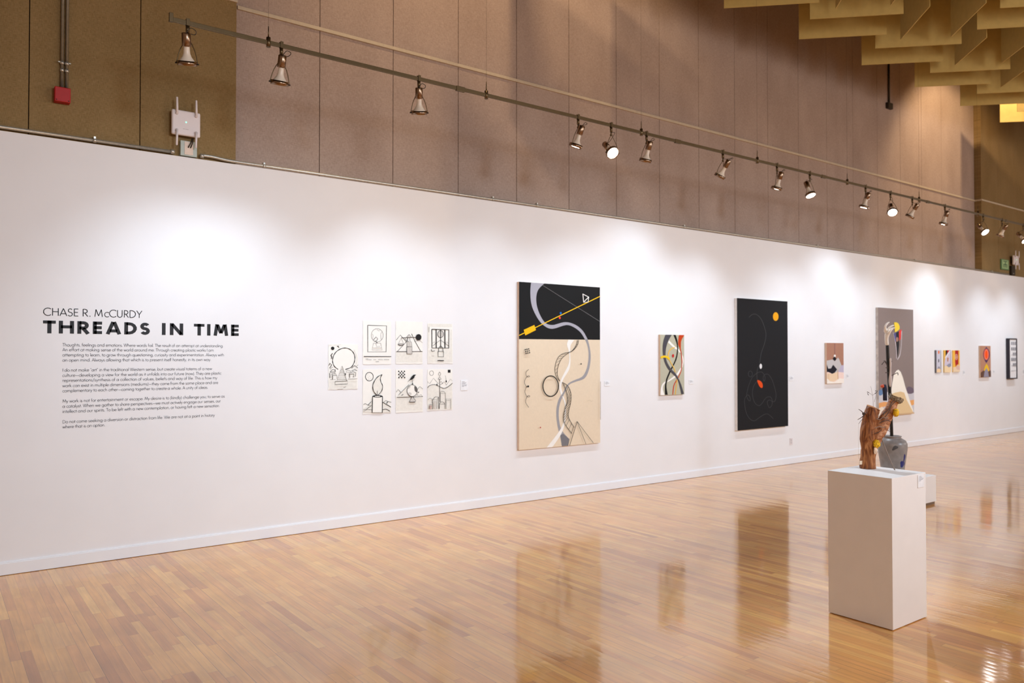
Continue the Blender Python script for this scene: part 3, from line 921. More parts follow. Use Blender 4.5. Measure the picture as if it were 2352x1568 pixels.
A.ribbon([(414, 275), (436, 400), (440, 500)], [(420, 275), (442, 400), (444, 500)], paint(206, 196, 202))
A.ribbon([(484, 260), (482, 380), (470, 460), (448, 505)], [(490, 260), (486, 385), (474, 470), (452, 510)], paint(206, 200, 204))
A.poly([(418, 282), (440, 275), (442, 350), (432, 350)], paint(92, 88, 142))
A.poly([(438, 276), (464, 262), (466, 380), (453, 492), (446, 420)], paint(44, 44, 48))
A.poly([(463, 262), (486, 245), (478, 330), (466, 345)], paint(232, 74, 70))
A.disc((448, 333), 11, 20, paint(170, 128, 112))
A.poly([(421, 187), (440, 186), (458, 196), (469, 222), (468, 245), (450, 262), (428, 272), (426, 230)], paint(246, 216, 70))
b.build('canvas', o)

# --- triptych
c6 = (2120, 740, 9.80)
def small(c0, c1, t, face, side, label, group=None):
    r = canvas_rect((c6[0] + c0[0] / c6[2], c6[1] + c0[1] / c6[2]), (c6[0] + c1[0] / c6[2], c6[1] + c1[1] / c6[2]), t)
    o, b = painting(r, t, face, side, label, 'painting', group)
    return o, b, Art(b, c6, *r, -t)
o, b, A = small((283, 627), (412, 1135), 0.02, paint(205, 203, 216), paint(90, 88, 92), 'narrow lavender painting with an orange dot, leftmost of the three small ones', 'three small paintings hung side by side')
A.poly([(270, 600), (306, 600), (306, 1150), (270, 1150)], paint(112, 110, 116)); A.poly([(398, 600), (420, 600), (420, 1150), (398, 1150)], paint(112, 110, 116))
A.poly([(306, 1090), (345, 990), (375, 1000), (400, 1090)], paint(150, 146, 158)); A.poly([(306, 1060), (345, 1040), (400, 1050), (400, 1125), (306, 1130)], paint(238, 206, 164))
A.disc((354, 672), 17, 40, paint(238, 126, 74)); A.disc((352, 862), 10, 42, paint(52, 50, 60))
b.build('canvas', o)
o, b, A = small((475, 627), (632, 1125), 0.02, paint(208, 198, 214), paint(236, 200, 120), 'small painting with a white diagonal bar, middle of the three small ones', 'three small paintings hung side by side')
A.poly([(470, 610), (512, 610), (505, 800), (490, 850), (470, 990)], paint(240, 184, 70)); A.poly([(508, 610), (620, 610), (512, 800)], paint(30, 22, 22)); A.poly([(545, 610), (600, 610), (545, 720)], paint(196, 34, 44))
A.line([(500, 805), (608, 640)], 34, paint(206, 198, 206), False); A.line([(500, 805), (608, 640)], 18, paint(238, 234, 236), False)
A.poly([(545, 790), (575, 800), (565, 890), (545, 870)], paint(190, 128, 96)); A.poly([(622, 640), (640, 640), (640, 990), (622, 980)], paint(104, 90, 148))
A.poly([(470, 985), (530, 970), (590, 925), (640, 935), (640, 1000), (580, 1020), (500, 1000)], paint(146, 146, 162)); A.poly([(470, 1000), (510, 965), (580, 1015), (640, 985), (640, 1140), (470, 1140)], paint(238, 212, 170))
b.build('canvas', o)
o, b, A = small((675, 630), (830, 1115), 0.02, paint(244, 186, 72), paint(240, 200, 120), 'small yellow painting with a dark red column, rightmost of the three small ones', 'three small paintings hung side by side')
A.poly([(722, 615), (797, 615), (797, 940), (760, 960), (735, 1000), (722, 900)], paint(172, 36, 40)); A.circ((750, 780), 26, 62, 10, paint(232, 196, 176)); A.circ((750, 780), 9, 30, 8, paint(232, 196, 176))
A.poly([(670, 1010), (740, 1000), (790, 950), (840, 990), (840, 1130), (670, 1130)], paint(236, 210, 176)); A.poly([(735, 1000), (790, 955), (825, 1000), (825, 1070), (760, 1060)], paint(222, 184, 168))
b.build('canvas', o)
# --- brown painting with red oval
o, b, A = small((1293, 527), (1528, 1228), 0.035, paint(184, 134, 108), raw, 'brown painting with a glowing orange oval, between the three small ones and the framed work')
pu = paint(76, 50, 92)
A.poly([(1425, 548), (1455, 600), (1495, 700), (1490, 790), (1455, 870), (1425, 920), (1395, 870), (1362, 790), (1358, 700), (1395, 600)], pu)
A.disc((1428, 722), 76, 142, pu); A.disc((1424, 722), 60, 126, paint(236, 120, 96)); A.disc((1424, 722), 53, 116, paint(206, 44, 26)); A.disc((1424, 725), 43, 108, paint(246, 170, 140)); A.disc((1424, 725), 35, 98, paint(250, 84, 20))
A.poly([(1290, 1240), (1290, 1130), (1360, 1080), (1420, 1150), (1500, 1080), (1540, 1090), (1540, 1240)], paint(104, 74, 60))
A.poly([(1425, 928), (1460, 985), (1492, 1090), (1425, 1120), (1364, 1080), (1390, 990)], paint(238, 190, 40)); A.poly([(1425, 1025), (1455, 1080), (1480, 1230), (1362, 1235), (1385, 1090)], paint(150, 144, 160))
b.build('canvas', o)
# --- framed work
TF = 0.07
x0, z0, x1, z1 = canvas_rect((2318.5, 776.6), (2337.3, 869.5), TF)
o = thing('framed_print', ((x0 + x1) / 2, 0, z0), 'black framed print with rows of small grey marks near the right edge', 'framed print')
mf = mat('black_frame', (30, 26, 40), 0.4)
b = MB(); fw = 0.022
b.box((x0, -TF, z0), (x0 + fw, -0.002, z1), mf, .002); b.box((x1 - fw, -TF, z0), (x1, -0.002, z1), mf, .002)
b.box((x0 + fw, -TF, z0), (x1 - fw, -0.002, z0 + fw), mf, .002); b.box((x0 + fw, -TF, z1 - fw), (x1 - fw, -0.002, z1), mf, .002)
b.build('frame', o)
b = MB(); b.box((x0 + fw, -TF + 0.015, z0 + fw), (x1 - fw, -0.003, z1 - fw), mat('print_paper', (236, 234, 234), 0.7))
A = Art(b, c6, x0 + fw, z0 + fw, x1 - fw, z1 - fw, -TF + 0.0145)
rowm = mat('print_grey', (150, 148, 154), 0.8, vary=0.3, scale=60)
for ri, yy in enumerate((475, 598, 715, 835, 955, 1085)):
    for ci in range(3):
        if ri in (2, 4) and ci == 0:
            A.line([(1990, yy + 20), (2010, yy + 18)], 10, rowm); continue
        if ri == 5:
            A.line([(1985 + ci * 35, yy + 15 - 8 * ci), (2012 + ci * 30, yy + 5)], 12, rowm); continue
        A.poly([(1983 + ci * 38, yy - 36), (2012 + ci * 38, yy - 36), (2012 + ci * 38, yy + 36), (1983 + ci * 38, yy + 36)], rowm)
b.build('print', o)

# ------------------------------------------------------------------ seven ink drawings on paper
cD = (730, 720, 6.272)
def sheet(q, label):
    (ax, ay), (bx_, by_) = q
    xa, za = on_wall(cD[0] + ax / cD[2], cD[1] + ay / cD[2]); xb, zb = on_wall(cD[0] + bx_ / cD[2], cD[1] + by_ / cD[2])
    b = MB()
    # slightly wavy deckled sheet, 1 mm off the wall
    n = 10
    y = -0.004
    rows = []
    for j in range(n + 1):
        row = []
        for i2 in range(n + 1):
            u, v = i2 / n, j / n
            ex = 0.002 * math.sin(v * 23 + ax) if i2 in (0, n) else 0
            ez = 0.002 * math.sin(u * 19 + ay) if j in (0, n) else 0
            row.append((xa + (xb - xa) * u + ex, y, zb + (za - zb) * v + ez))
        rows.append(row)
    for j in range(n):
        for i2 in range(n):
            b.face([rows[j][i2], rows[j][i2 + 1], rows[j + 1][i2 + 1], rows[j + 1][i2]], M_paper)
    b.box((xa + .002, y + .0003, zb + .002), (xb - .002, -0.0005, za - .002), M_paper)
    A = Art(b, cD, xa, zb, xb, za, -0.0042)
    return b, A, label
def fin(b, label):
    o = b.build('ink_drawing'); tag(o, label, 'drawing', 'seven ink drawings on paper')
I, G, W3 = M_ink, M_ink2, M_ink3
W4 = mat('pale_wash', (232, 228, 219), 0.8, vary=0.05, scale=40)
# 1 disc over stairs
b, A, lb = sheet(((150, 440), (572, 1085)), 'ink drawing of a great circle above a stepped path, set apart at the left')
def tc(p):  # from the closer crop (740,780,12.06) into this one
    return ((740 + p[0] / 12.06 - cD[0]) * cD[2], (780 + p[1] / 12.06 - cD[1]) * cD[2])
def LT(pts, w, m=I, s=False, **k):
    A.line([tc(p) for p in pts], w * .52, m, s, **k)
def ell(c, rx, ry, m):
    cc = tc(c); A.disc(cc, rx * .52, ry * .52, m)
A.poly([tc(p) for p in ((190, 1120), (960, 1100), (960, 1360), (190, 1360))], W4)
LT([(200, 150), (520, 130)], 22, W4); LT([(880, 280), (960, 500), (940, 680)], 30, W4, True)
LT([(440, 820), (340, 740), (295, 640), (290, 540), (320, 430), (400, 320), (520, 250), (640, 228), (760, 262), (850, 340), (900, 450), (900, 560), (870, 660), (800, 760), (640, 825)], 19, I, True, rnd=.25)
ell((288, 237), 48, 48, I); LT([(405, 180), (460, 175), (440, 195), (465, 220)], 18); LT([(285, 375), (240, 435), (262, 460), (252, 525)], 20, I, True)
LT([(180, 710), (210, 650), (262, 690), (205, 790)], 16); LT([(215, 825), (270, 755), (300, 780)], 8, W3)
LT([(215, 895), (275, 825), (360, 825), (365, 900)], 11); LT([(215, 895), (330, 892)], 13); LT([(205, 920), (208, 1060)], 14); LT([(355, 830), (335, 890), (340, 930)], 8, W3)
LT([(260, 940), (370, 940), (405, 985), (285, 985), (260, 940)], 10); LT([(285, 985), (283, 1095)], 14); LT([(405, 985), (400, 1080)], 6, W3); LT([(245, 950), (245, 1060)], 6, W3)
LT([(545, 725), (400, 1130)], 6, W3); LT([(545, 725), (672, 1140)], 9); 
for k, yy in enumerate((825, 862, 900, 945, 1000, 1055, 1100)):
    f = (yy - 725) / 410; LT([(545 - 145 * f, yy), (545 + 120 * f, yy - 4)], 7, W3)
LT([(345, 1155), (690, 1140), (690, 1225), (345, 1245), (345, 1155)], 11)
LT([(630, 920), (635, 980)], 22); LT([(650, 880), (680, 850), (760, 850), (775, 925)], 10, W3); LT([(650, 900), (735, 895), (745, 1055)], 8, W3); LT([(745, 950), (860, 945), (860, 1040)], 13); LT([(748, 940), (748, 1055)], 13)
LT([(780, 905), (840, 880), (915, 905), (905, 1020)], 12); LT([(800, 790), (885, 712), (970, 780)], 14); LT([(920, 745), (980, 695)], 8); LT([(800, 860), (890, 825), (950, 860)], 13); LT([(700, 1085), (950, 1080)], 9, W3); LT([(200, 1100), (350, 1095)], 7, W3)
LT([(570, 1320), (640, 1300)], 10, W3); LT([(400, 1372), (560, 1365)], 6, W3)
fin(b, lb)
def L_(pts, w=8, m=I, s=False, **k):
    A.line(pts, w, m, s, **k)
# 2 globe in frame
b, A, lb = sheet(((648, 102), (1052, 728)), 'ink drawing of a globe inside a rectangular outline, with writing below')
L_([(718, 168), (990, 176), (983, 550), (720, 552), (718, 168)], 9); A.circ((855, 312), 86, 96, 4.5, W3)
L_([(800, 380), (838, 335), (862, 362), (845, 395), (815, 395)], 7); L_([(850, 225), (880, 250), (900, 232)], 3, W3); L_([(925, 262), (905, 300), (915, 380)], 3, W3, True); L_([(782, 290), (795, 320), (788, 360)], 3, W3, True)
L_([(847, 405), (850, 425)], 9); L_([(800, 425), (905, 425), (925, 522), (778, 522), (800, 425)], 4, W3); L_([(780, 492), (920, 492)], 8, G); L_([(835, 430), (845, 475), (893, 470)], 3, W3)
L_([(660, 617), (1055, 618)], 8, I, rnd=.3)
L_([(682, 655), (722, 650)], 4, W3); L_([(705, 652), (708, 672)], 4, W3)
def scribble(x, y, n, st, h, m=W3, w=3):
    pts = []
    for k in range(n):
        pts.append((x + k * st, y + (h if k % 2 else -h) * (0.5 + 0.5 * random.random())))
    A.line(pts, w, m, True)
scribble(716, 664, 10, 6, 5); scribble(795, 662, 8, 6, 4); scribble(865, 662, 12, 6, 5); scribble(945, 662, 14, 6, 6); scribble(828, 692, 9, 6, 6)
fin(b, lb)
# 3 scales
b, A, lb = sheet(((1120, 108), (1506, 722)), 'ink drawing of a balance scale with a solid black disc and mountains')
A.poly([(1128, 560), (1505, 560), (1505, 700), (1128, 700)], W4)
L_([(1130, 380), (1188, 308), (1275, 405)], 7); L_([(1145, 545), (1275, 405), (1312, 300)], 6); L_([(1350, 290), (1400, 400), (1480, 540)], 7); L_([(1400, 400), (1460, 380), (1508, 420)], 3, W3)
L_([(1130, 547), (1505, 545)], 8); L_([(1200, 348), (1410, 342)], 7); L_([(1200, 350), (1155, 440)], 3, W3); L_([(1200, 350), (1235, 440)], 3, W3); A.disc((1194, 445), 43, 17, W3); A.disc((1194, 441), 32, 8, G)
A.poly([(1275, 340), (1312, 300), (1348, 340)], G); L_([(1275, 340), (1312, 300), (1348, 340)], 5)
A.poly([(1280, 400), (1345, 405), (1352, 475), (1280, 475)], G); L_([(1280, 478), (1280, 405), (1345, 405), (1352, 478)], 4.5, W3); A.poly([(1276, 480), (1352, 478), (1352, 580), (1278, 580)], G); L_([(1276, 480), (1352, 478), (1352, 580), (1278, 580), (1276, 480)], 6)
L_([(1290, 345), (1290, 400)], 5, W3); L_([(1320, 345), (1325, 400)], 5, W3); L_([(1245, 350), (1270, 380), (1300, 405)], 5); A.disc((1446, 340), 41, 45, I)
fin(b, lb)
# 4 barred window with padlock
b, A, lb = sheet(((1578, 138), (1938, 718)), 'ink drawing of a barred window with a padlock hanging below')
A.poly([(1585, 520), (1935, 520), (1935, 700), (1585, 705)], W4); A.poly([(1590, 145), (1930, 150), (1930, 190), (1590, 185)], W4); A.poly([(1905, 230), (1930, 230), (1930, 520), (1905, 520)], W4); A.poly([(1588, 190), (1610, 190), (1605, 500), (1588, 500)], W4)
L_([(1600, 190), (1598, 270)], 6, W3)
A.disc((1766, 295), 40, 48, G); A.circ((1766, 295), 42, 50, 7, I)
L_([(1655, 465), (1695, 430), (1765, 380), (1850, 440), (1880, 465)], 5); L_([(1650, 430), (1670, 405), (1700, 425)], 3, W3); L_([(1830, 430), (1855, 405), (1885, 430)], 3, W3)
L_([(1640, 225), (1886, 232), (1884, 496), (1643, 494), (1640, 225)], 11); L_([(1702, 230), (1704, 494)], 13); L_([(1765, 230), (1768, 494)], 9); L_([(1827, 232), (1829, 494)], 13)
L_([(1738, 545), (1740, 495), (1766, 468), (1795, 495), (1799, 545)], 7, I, True); L_([(1728, 543), (1808, 545), (1807, 622), (1728, 620), (1728, 543)], 7)
L_([(1630, 515), (1640, 545), (1680, 535)], 8); L_([(1635, 610), (1670, 612)], 4, W3); scribble(1720, 676, 14, 7, 7, I, 7)
fin(b, lb)
# 5 candle
b, A, lb = sheet(((646, 802), (1052, 1428)), 'ink drawing of a tall burning candle under a round moon')
A.circ((742, 908), 56, 62, 9, I)
for p in ((720, 880), (745, 900), (765, 930), (735, 945), (725, 920)):
    A.disc(p, 6, 5, G)
A.poly([(652, 1420), (652, 1370), (720, 1330), (780, 1260), (780, 1420)], W4); A.poly([(925, 1420), (925, 1260), (1050, 1330), (1050, 1420)], W4)
L_([(655, 1310), (680, 1295), (720, 1315), (770, 1265)], 6); L_([(720, 1318), (770, 1322), (700, 1375)], 7); L_([(655, 1385), (690, 1380), (778, 1384)], 5, W3, True); L_([(655, 1410), (700, 1385)], 4, W3)
L_([(930, 1275), (1050, 1345)], 9); L_([(945, 1275), (975, 1250), (1005, 1265), (1055, 1275)], 5); L_([(1010, 1262), (985, 1295)], 9); L_([(925, 1385), (980, 1375), (1035, 1405)], 8, I, True)
A.poly([(855, 1175), (800, 1120), (788, 1050), (815, 970), (860, 910), (918, 880), (900, 945), (925, 1035), (915, 1110)], W4, True)
L_([(850, 1180), (800, 1115), (788, 1040), (815, 965), (865, 905), (922, 878)], 9, I, True, rnd=.25); L_([(920, 878), (895, 930), (905, 985), (928, 1040), (915, 1110), (858, 1180)], 9, I, True, rnd=.25); L_([(852, 1110), (852, 1175)], 6)
A.poly([(780, 1190), (925, 1190), (922, 1425), (778, 1425)], M_paper); A.disc((854, 1190), 74, 17, I); A.disc((854, 1191), 40, 6, M_paper)
L_([(783, 1190), (778, 1428)], 10); L_([(926, 1190), (922, 1428)], 10); L_([(778, 1424), (922, 1424)], 4, W3)
fin(b, lb)
# 6 bird on globe
b, A, lb = sheet(((1120, 802), (1510, 1410)), 'ink drawing of a black bird standing on a globe below a checkerboard')
A.poly([(1125, 1215), (1505, 1215), (1505, 1390), (1125, 1400)], W4)
for jj in range(5):
    for ii in range(5):
        if (ii + jj) % 2 == 0:
            A.poly([(1157 + ii * 20.5, 822 + jj * 22), (1174 + ii * 20.5, 822 + jj * 22), (1174 + ii * 20.5, 841 + jj * 22), (1157 + ii * 20.5, 841 + jj * 22)], I)
L_([(1128, 1130), (1152, 1090), (1195, 1135)], 5); A.poly([(1165, 1165), (1310, 1022), (1300, 1195), (1140, 1200)], W4); L_([(1160, 1170), (1312, 1020)], 6, W3); L_([(1430, 1090), (1466, 1050), (1508, 1085)], 5, W3); L_([(1425, 1160), (1450, 1190), (1480, 1165), (1508, 1195)], 4, W3)
L_([(1200, 1180), (1225, 1160)], 9, W3); L_([(1440, 1140), (1450, 1125)], 12)
L_([(1130, 1207), (1505, 1195)], 6)
A.disc((1352, 1108), 74, 84, M_paper); A.disc((1315, 1155), 30, 22, G); A.poly([(1385, 1045), (1418, 1075), (1420, 1130), (1390, 1110)], W3, True); A.poly([(1310, 1040), (1330, 1050), (1300, 1085), (1290, 1075)], G, True)
A.circ((1352, 1108), 74, 84, 6, I)
A.poly([(1357, 1195), (1405, 1260), (1385, 1278), (1310, 1275)], G); L_([(1355, 1192), (1308, 1275), (1392, 1273), (1404, 1255), (1355, 1192)], 5); L_([(1312, 1274), (1392, 1272)], 9)
A.poly([(1286, 985), (1318, 948), (1345, 905), (1372, 878), (1410, 880), (1390, 895), (1380, 925), (1350, 950), (1325, 955)], I); L_([(1357, 950), (1356, 1010)], 4); A.poly([(1357, 985), (1366, 1020), (1346, 1020)], I)
fin(b, lb)
# 7 city
b, A, lb = sheet(((1576, 802), (1936, 1380)), 'ink drawing of city blocks below a wavy hill with a small black square')
A.poly([(1580, 1060), (1680, 1030), (1800, 1080), (1935, 1010), (1935, 1375), (1580, 1375)], W4)
A.circ((1638, 857), 29, 34, 4.5, W3); A.poly([(1872, 808), (1911, 808), (1911, 850), (1872, 850)], I)
L_([(1580, 980), (1610, 1010), (1665, 930), (1740, 1010)], 4, W3); L_([(1755, 1000), (1775, 975), (1800, 1010)], 4, W3); L_([(1760, 1030), (1820, 980), (1850, 1025)], 4, W3); L_([(1850, 1030), (1910, 940), (1935, 965)], 3, W3)
L_([(1836, 890), (1848, 960)], 3, W3); A.disc((1848, 975), 9, 15, I); A.poly([(1700, 1030), (1718, 1003), (1726, 1040)], I)
L_([(1578, 1070), (1610, 1035), (1680, 1022), (1740, 1045), (1810, 1075), (1870, 1055), (1938, 1000)], 7, I, True)
L_([(1750, 840), (1735, 870), (1752, 895), (1768, 868), (1752, 838)], 4, W3, True); L_([(1730, 945), (1752, 905), (1776, 945), (1730, 945)], 5); L_([(1752, 945), (1755, 1270)], 7, W3)
L_([(1762, 1270), (1762, 1130), (1775, 1118), (1820, 1125), (1835, 1150), (1835, 1290)], 4.5, W3); L_([(1765, 1148), (1832, 1148)], 3, W3)
L_([(1650, 1375), (1650, 1235), (1690, 1197), (1735, 1200), (1740, 1370)], 6); L_([(1650, 1238), (1715, 1238), (1710, 1370)], 4, W3); L_([(1715, 1238), (1735, 1200)], 4, W3)
L_([(1745, 1370), (1745, 1300), (1770, 1270), (1800, 1272), (1830, 1300), (1830, 1370)], 5); L_([(1745, 1302), (1828, 1302)], 4, W3); L_([(1845, 1370), (1842, 1225), (1910, 1225), (1908, 1370)], 4.5, W3); L_([(1842, 1245), (1905, 1245)], 3, W3)
L_([(1580, 1240), (1610, 1218), (1635, 1235), (1640, 1290)], 4, W3, True); L_([(1600, 1310), (1640, 1308)], 5); A.poly([(1595, 1320), (1640, 1320), (1630, 1372), (1600, 1374)], mat('rust_wash', (186, 160, 150), 0.8, vary=.2)); L_([(1600, 1330), (1600, 1372)], 8, W3)
A.poly([(1668, 1255), (1700, 1255), (1695, 1365), (1668, 1365)], G)
fin(b, lb)

# ------------------------------------------------------------------ geometric sans lettering made of strokes
def arc(cx, cy, rx, ry, a0, a1, n=None):
    n = n or max(4, int(abs(a1 - a0) / 24))
    return [(cx + rx * math.cos(math.radians(a0 + (a1 - a0) * k / n)), cy + ry * math.sin(math.radians(a0 + (a1 - a0) * k / n))) for k in range(n + 1)]
CI = lambda: arc(.32, .30, .29, .30, 0, 360)
GL = {
 'a': (.74, [CI(), [(.61, .62), (.61, 0)]]), 'b': (.74, [arc(.39, .30, .29, .30, 0, 360), [(.1, 1.08), (.1, 0)]]),
 'c': (.56, [arc(.34, .30, .30, .30, 50, 310)]), 'd': (.74, [CI(), [(.61, 1.08), (.61, 0)]]),
 'e': (.66, [[(.04, .32), (.60, .32)] , arc(.33, .30, .29, .30, 4, 320)]), 'f': (.36, [[(.14, 0), (.14, .88)] + arc(.28, .90, .14, .15, 180, 80), [(.0, .58), (.32, .58)]]),
 'g': (.74, [CI(), [(.61, .62), (.61, -.1)] + arc(.34, -.08, .27, .22, 0, -150)]), 'h': (.64, [[(.1, 1.08), (.1, 0)], arc(.31, .38, .21, .23, 180, 0) + [(.52, 0)]]),
 'i': (.2, [[(.1, .6), (.1, 0)], [(.1, .80), (.1, .90)]]), 'k': (.58, [[(.1, 1.08), (.1, 0)], [(.48, .6), (.12, .3)], [(.2, .34), (.54, 0)]]),
 'l': (.2, [[(.1, 1.08), (.1, 0)]]), 'm': (.98, [[(.1, .62), (.1, 0)], arc(.29, .40, .19, .21, 180, 0) + [(.48, 0)], arc(.68, .40, .19, .21, 180, 0) + [(.87, 0)]]),
 'n': (.64, [[(.1, .62), (.1, 0)], arc(.31, .38, .21, .23, 180, 0) + [(.52, 0)]]), 'o': (.66, [arc(.33, .30, .29, .30, 0, 360)]),
 'p': (.74, [arc(.39, .30, .29, .30, 0, 360), [(.1, .62), (.1, -.36)]]), 'q': (.74, [CI(), [(.61, .62), (.61, -.36)]]), 'r': (.38, [[(.1, .62), (.1, 0)], arc(.28, .40, .18, .20, 180, 60)]),
 's': (.46, [arc(.22, .45, .15, .15, 40, 270) + arc(.22, .15, .17, .15, 90, -150)]), 't': (.34, [[(.16, .84), (.16, 0)], [(.0, .58), (.32, .58)]]),
 'u': (.62, [[(.1, .6), (.1, .24)] + arc(.31, .23, .21, .23, 180, 360) + [(.52, .6)]]), 'v': (.54, [[(.02, .6), (.27, 0)], [(.27, 0), (.52, .6)]]),
 'w': (.84, [[(.02, .6), (.23, 0)], [(.23, 0), (.42, .6)], [(.42, .6), (.61, 0)], [(.61, 0), (.82, .6)]]), 'x': (.54, [[(.03, .6), (.5, 0)], [(.5, .6), (.03, 0)]]),
 'y': (.54, [[(.02, .6), (.28, .02)], [(.52, .6), (.12, -.36)]]), 'z': (.5, [[(.04, .57), (.44, .57)], [(.44, .57), (.04, .03)], [(.04, .03), (.46, .03)]]),
 'A': (.80, [[(.02, 0), (.40, .99)], [(.40, .99), (.78, 0)], [(.16, .30), (.64, .30)]]), 'C': (.86, [arc(.53, .5, .48, .5, 48, 312)]), 'D': (.86, [[(.1, 0), (.1, 1)], [(.1, .98), (.30, .98)] + arc(.30, .5, .48, .48, 90, -90) + [(.1, .02)]]),
 'E': (.60, [[(.1, 0), (.1, 1)], [(.1, .97), (.54, .97)], [(.1, .52), (.50, .52)], [(.1, .03), (.54, .03)]]), 'H': (.82, [[(.1, 0), (.1, 1)], [(.72, 0), (.72, 1)], [(.1, .53), (.72, .53)]]),
 'I': (.22, [[(.11, 0), (.11, 1)]]), 'M': (1.0, [[(.06, 0), (.18, 1)], [(.18, 1), (.50, .12)], [(.50, .12), (.82, 1)], [(.82, 1), (.94, 0)]]),
 'N': (.84, [[(.1, 0), (.1, 1)], [(.1, .98), (.74, .02)], [(.74, 0), (.74, 1)]]), 'R': (.64, [[(.1, 0), (.1, 1)], [(.1, .97), (.30, .97)] + arc(.30, .72, .24, .25, 90, -90) + [(.1, .47)], [(.28, .46), (.60, 0)]]),
 'S': (.58, [arc(.29, .745, .21, .235, 30, 270) + arc(.28, .255, .24, .255, 90, -150)]), 'T': (.60, [[(.30, 0), (.30, 1)], [(.0, .97), (.60, .97)]]),
 'U': (.78, [[(.1, 1), (.1, .32)] + arc(.38, .30, .28, .30, 180, 360) + [(.66, 1)]]), 'W': (1.14, [[(.02, 1), (.30, 0)], [(.30, 0), (.57, .98)], [(.57, .98), (.84, 0)], [(.84, 0), (1.12, 1)]]),
 'Y': (.68, [[(.02, 1), (.34, .46)], [(.66, 1), (.34, .46)], [(.34, .48), (.34, 0)]]),
 '.': (.22, [[(.11, .0), (.11, .11)]]), ',': (.22, [[(.12, .10), (.07, -.12)]]), ';': (.22, [[(.12, .10), (.07, -.12)], [(.12, .48), (.12, .58)]]),
 '(': (.30, [arc(.38, .36, .26, .72, 128, 232)]), ')': (.30, [arc(-.08, .36, .26, .72, 52, -52)]), '/': (.46, [[(.02, -.2), (.44, 1.08)]]),
 '\u2014': (.95, [[(.06, .3), (.89, .3)]]), '\u201c': (.34, [[(.14, .82), (.08, 1.02)], [(.28, .82), (.22, 1.02)]]), '\u201d': (.34, [[(.08, .82), (.12, 1.02)], [(.22, .82), (.26, 1.02)]]), ' ': (.30, []),
}
# bold capitals are a little wider and more tightly drawn
def stroke_quads(b, pts, w, fx, m, y):
    P = [Vector(p) for p in pts]
    closed = (P[0] - P[-1]).length < 1e-4
    n = len(P); A_, B_ = [], []
    for i, p in enumerate(P):
        if closed:
            d = P[(i + 1) % (n - 1)] - P[(i - 1) % (n - 1)]
        else:
            d = P[min(i + 1, n - 1)] - P[max(i - 1, 0)]
        d.normalize(); nn = Vector((-d.y, d.x)) * (w / 2)
        A_.append(p + nn); B_.append(p - nn)
    for i in range(n - 1):
        q = [fx(A_[i]), fx(A_[i + 1]), fx(B_[i + 1]), fx(B_[i])]
        b.face([(a, y, c) for a, c in q], m)
def text_run(b, s, xa, xb, z, cap, wt, m, y=-0.0012, inset=True, glyphs=GL):
    adv = [glyphs[ch][0] * cap for ch in s]
    nat = sum(adv) - 0.1 * cap
    target = xb - xa
    # widen letter spacing a little and scale the glyph widths for the rest
    extra = (target - nat)
    k = max(0.8, min(1.25, 1 + extra / nat * 0.5))
    gap = (target - nat * k) / max(1, len(s) - 1)
    x = xa - 0.08 * cap * k
    for ch, a in zip(s, adv):
        for st in glyphs[ch][1]:
            h = wt / 2 if inset else 0
            def fx(p, x=x, h=h):
                return (x + p.x * cap * k, z + p.y * cap)
            stroke_quads(b, st, wt, fx, m, y)
        x += a * k + gap
cT = (60, 680, 4.2)
def TW(px, py):
    return on_wall(cT[0] + px / cT[2], cT[1] + py / cT[2])
zb = TW(172, 185)[1]; cap = TW(172, 112)[1] - zb
b = MB()
for s, a, c in (('CHASE', 172, 508), ('R.', 550, 626), ('McCURDY', 667, 1118)):
    if s.startswith('Mc'):
        text_run(b, 'M', TW(667, 0)[0], TW(742, 0)[0], zb, cap, .098, M_vinyl); 
        g2 = {'c': GL['C']}
        text_run(b, 'c', TW(760, 0)[0], TW(800, 0)[0], zb, cap * .66, .14, M_vinyl, glyphs=g2)
        text_run(b, 'CURDY', TW(808, 0)[0], TW(1118, 0)[0], zb, cap, .098, M_vinyl)
    else:
        text_run(b, s, TW(a, 0)[0], TW(c, 0)[0], zb, cap, .098, M_vinyl)
tag(b.build('wall_lettering'), 'thin capital letters spelling a name, top line of the wall text', 'wall lettering')
zb = TW(170, 357)[1]; cap = TW(170, 233)[1] - zb
BG = dict(GL)
BG.update({
 'S': (.66, [arc(.32, .69, .19, .19, 25, 270) + arc(.32, .30, .20, .195, 90, -155)]),
 'R': (.76, [[(.14, 0), (.14, 1)], [(.14, .88), (.38, .88)] + arc(.38, .67, .20, .21, 90, -90) + [(.14, .46)], [(.36, .44), (.66, 0)]]),
 'D': (.86, [[(.14, 0), (.14, 1)], [(.14, .88), (.32, .88)] + arc(.32, .5, .38, .38, 90, -90) + [(.14, .12)]]),
 'E': (.64, [[(.14, 0), (.14, 1)], [(.1, .88), (.58, .88)], [(.1, .51), (.56, .51)], [(.1, .12), (.58, .12)]]),
 'T': (.72, [[(.36, 0), (.36, 1)], [(.0, .88), (.72, .88)]]),
 'H': (.92, [[(.14, 0), (.14, 1)], [(.78, 0), (.78, 1)], [(.14, .53), (.78, .53)]]),
 'A': (.98, [[(.13, 0), (.46, 1)], [(.85, 0), (.52, 1)], [(.26, .27), (.72, .27)]]),
 'I': (.30, [[(.14, 0), (.14, 1)]]), 'N': (.92, [[(.14, 0), (.14, 1)], [(.16, .93), (.76, .07)], [(.78, 0), (.78, 1)]]),
 'M': (1.06, [[(.13, 0), (.25, 1)], [(.28, .96), (.53, .22)], [(.53, .22), (.78, .96)], [(.81, 1), (.93, 0)]]),
})
t = thing('wall_lettering', (TW(168, 0)[0], 0, zb), 'bold black exhibition title, widest line of the wall text', 'wall lettering')
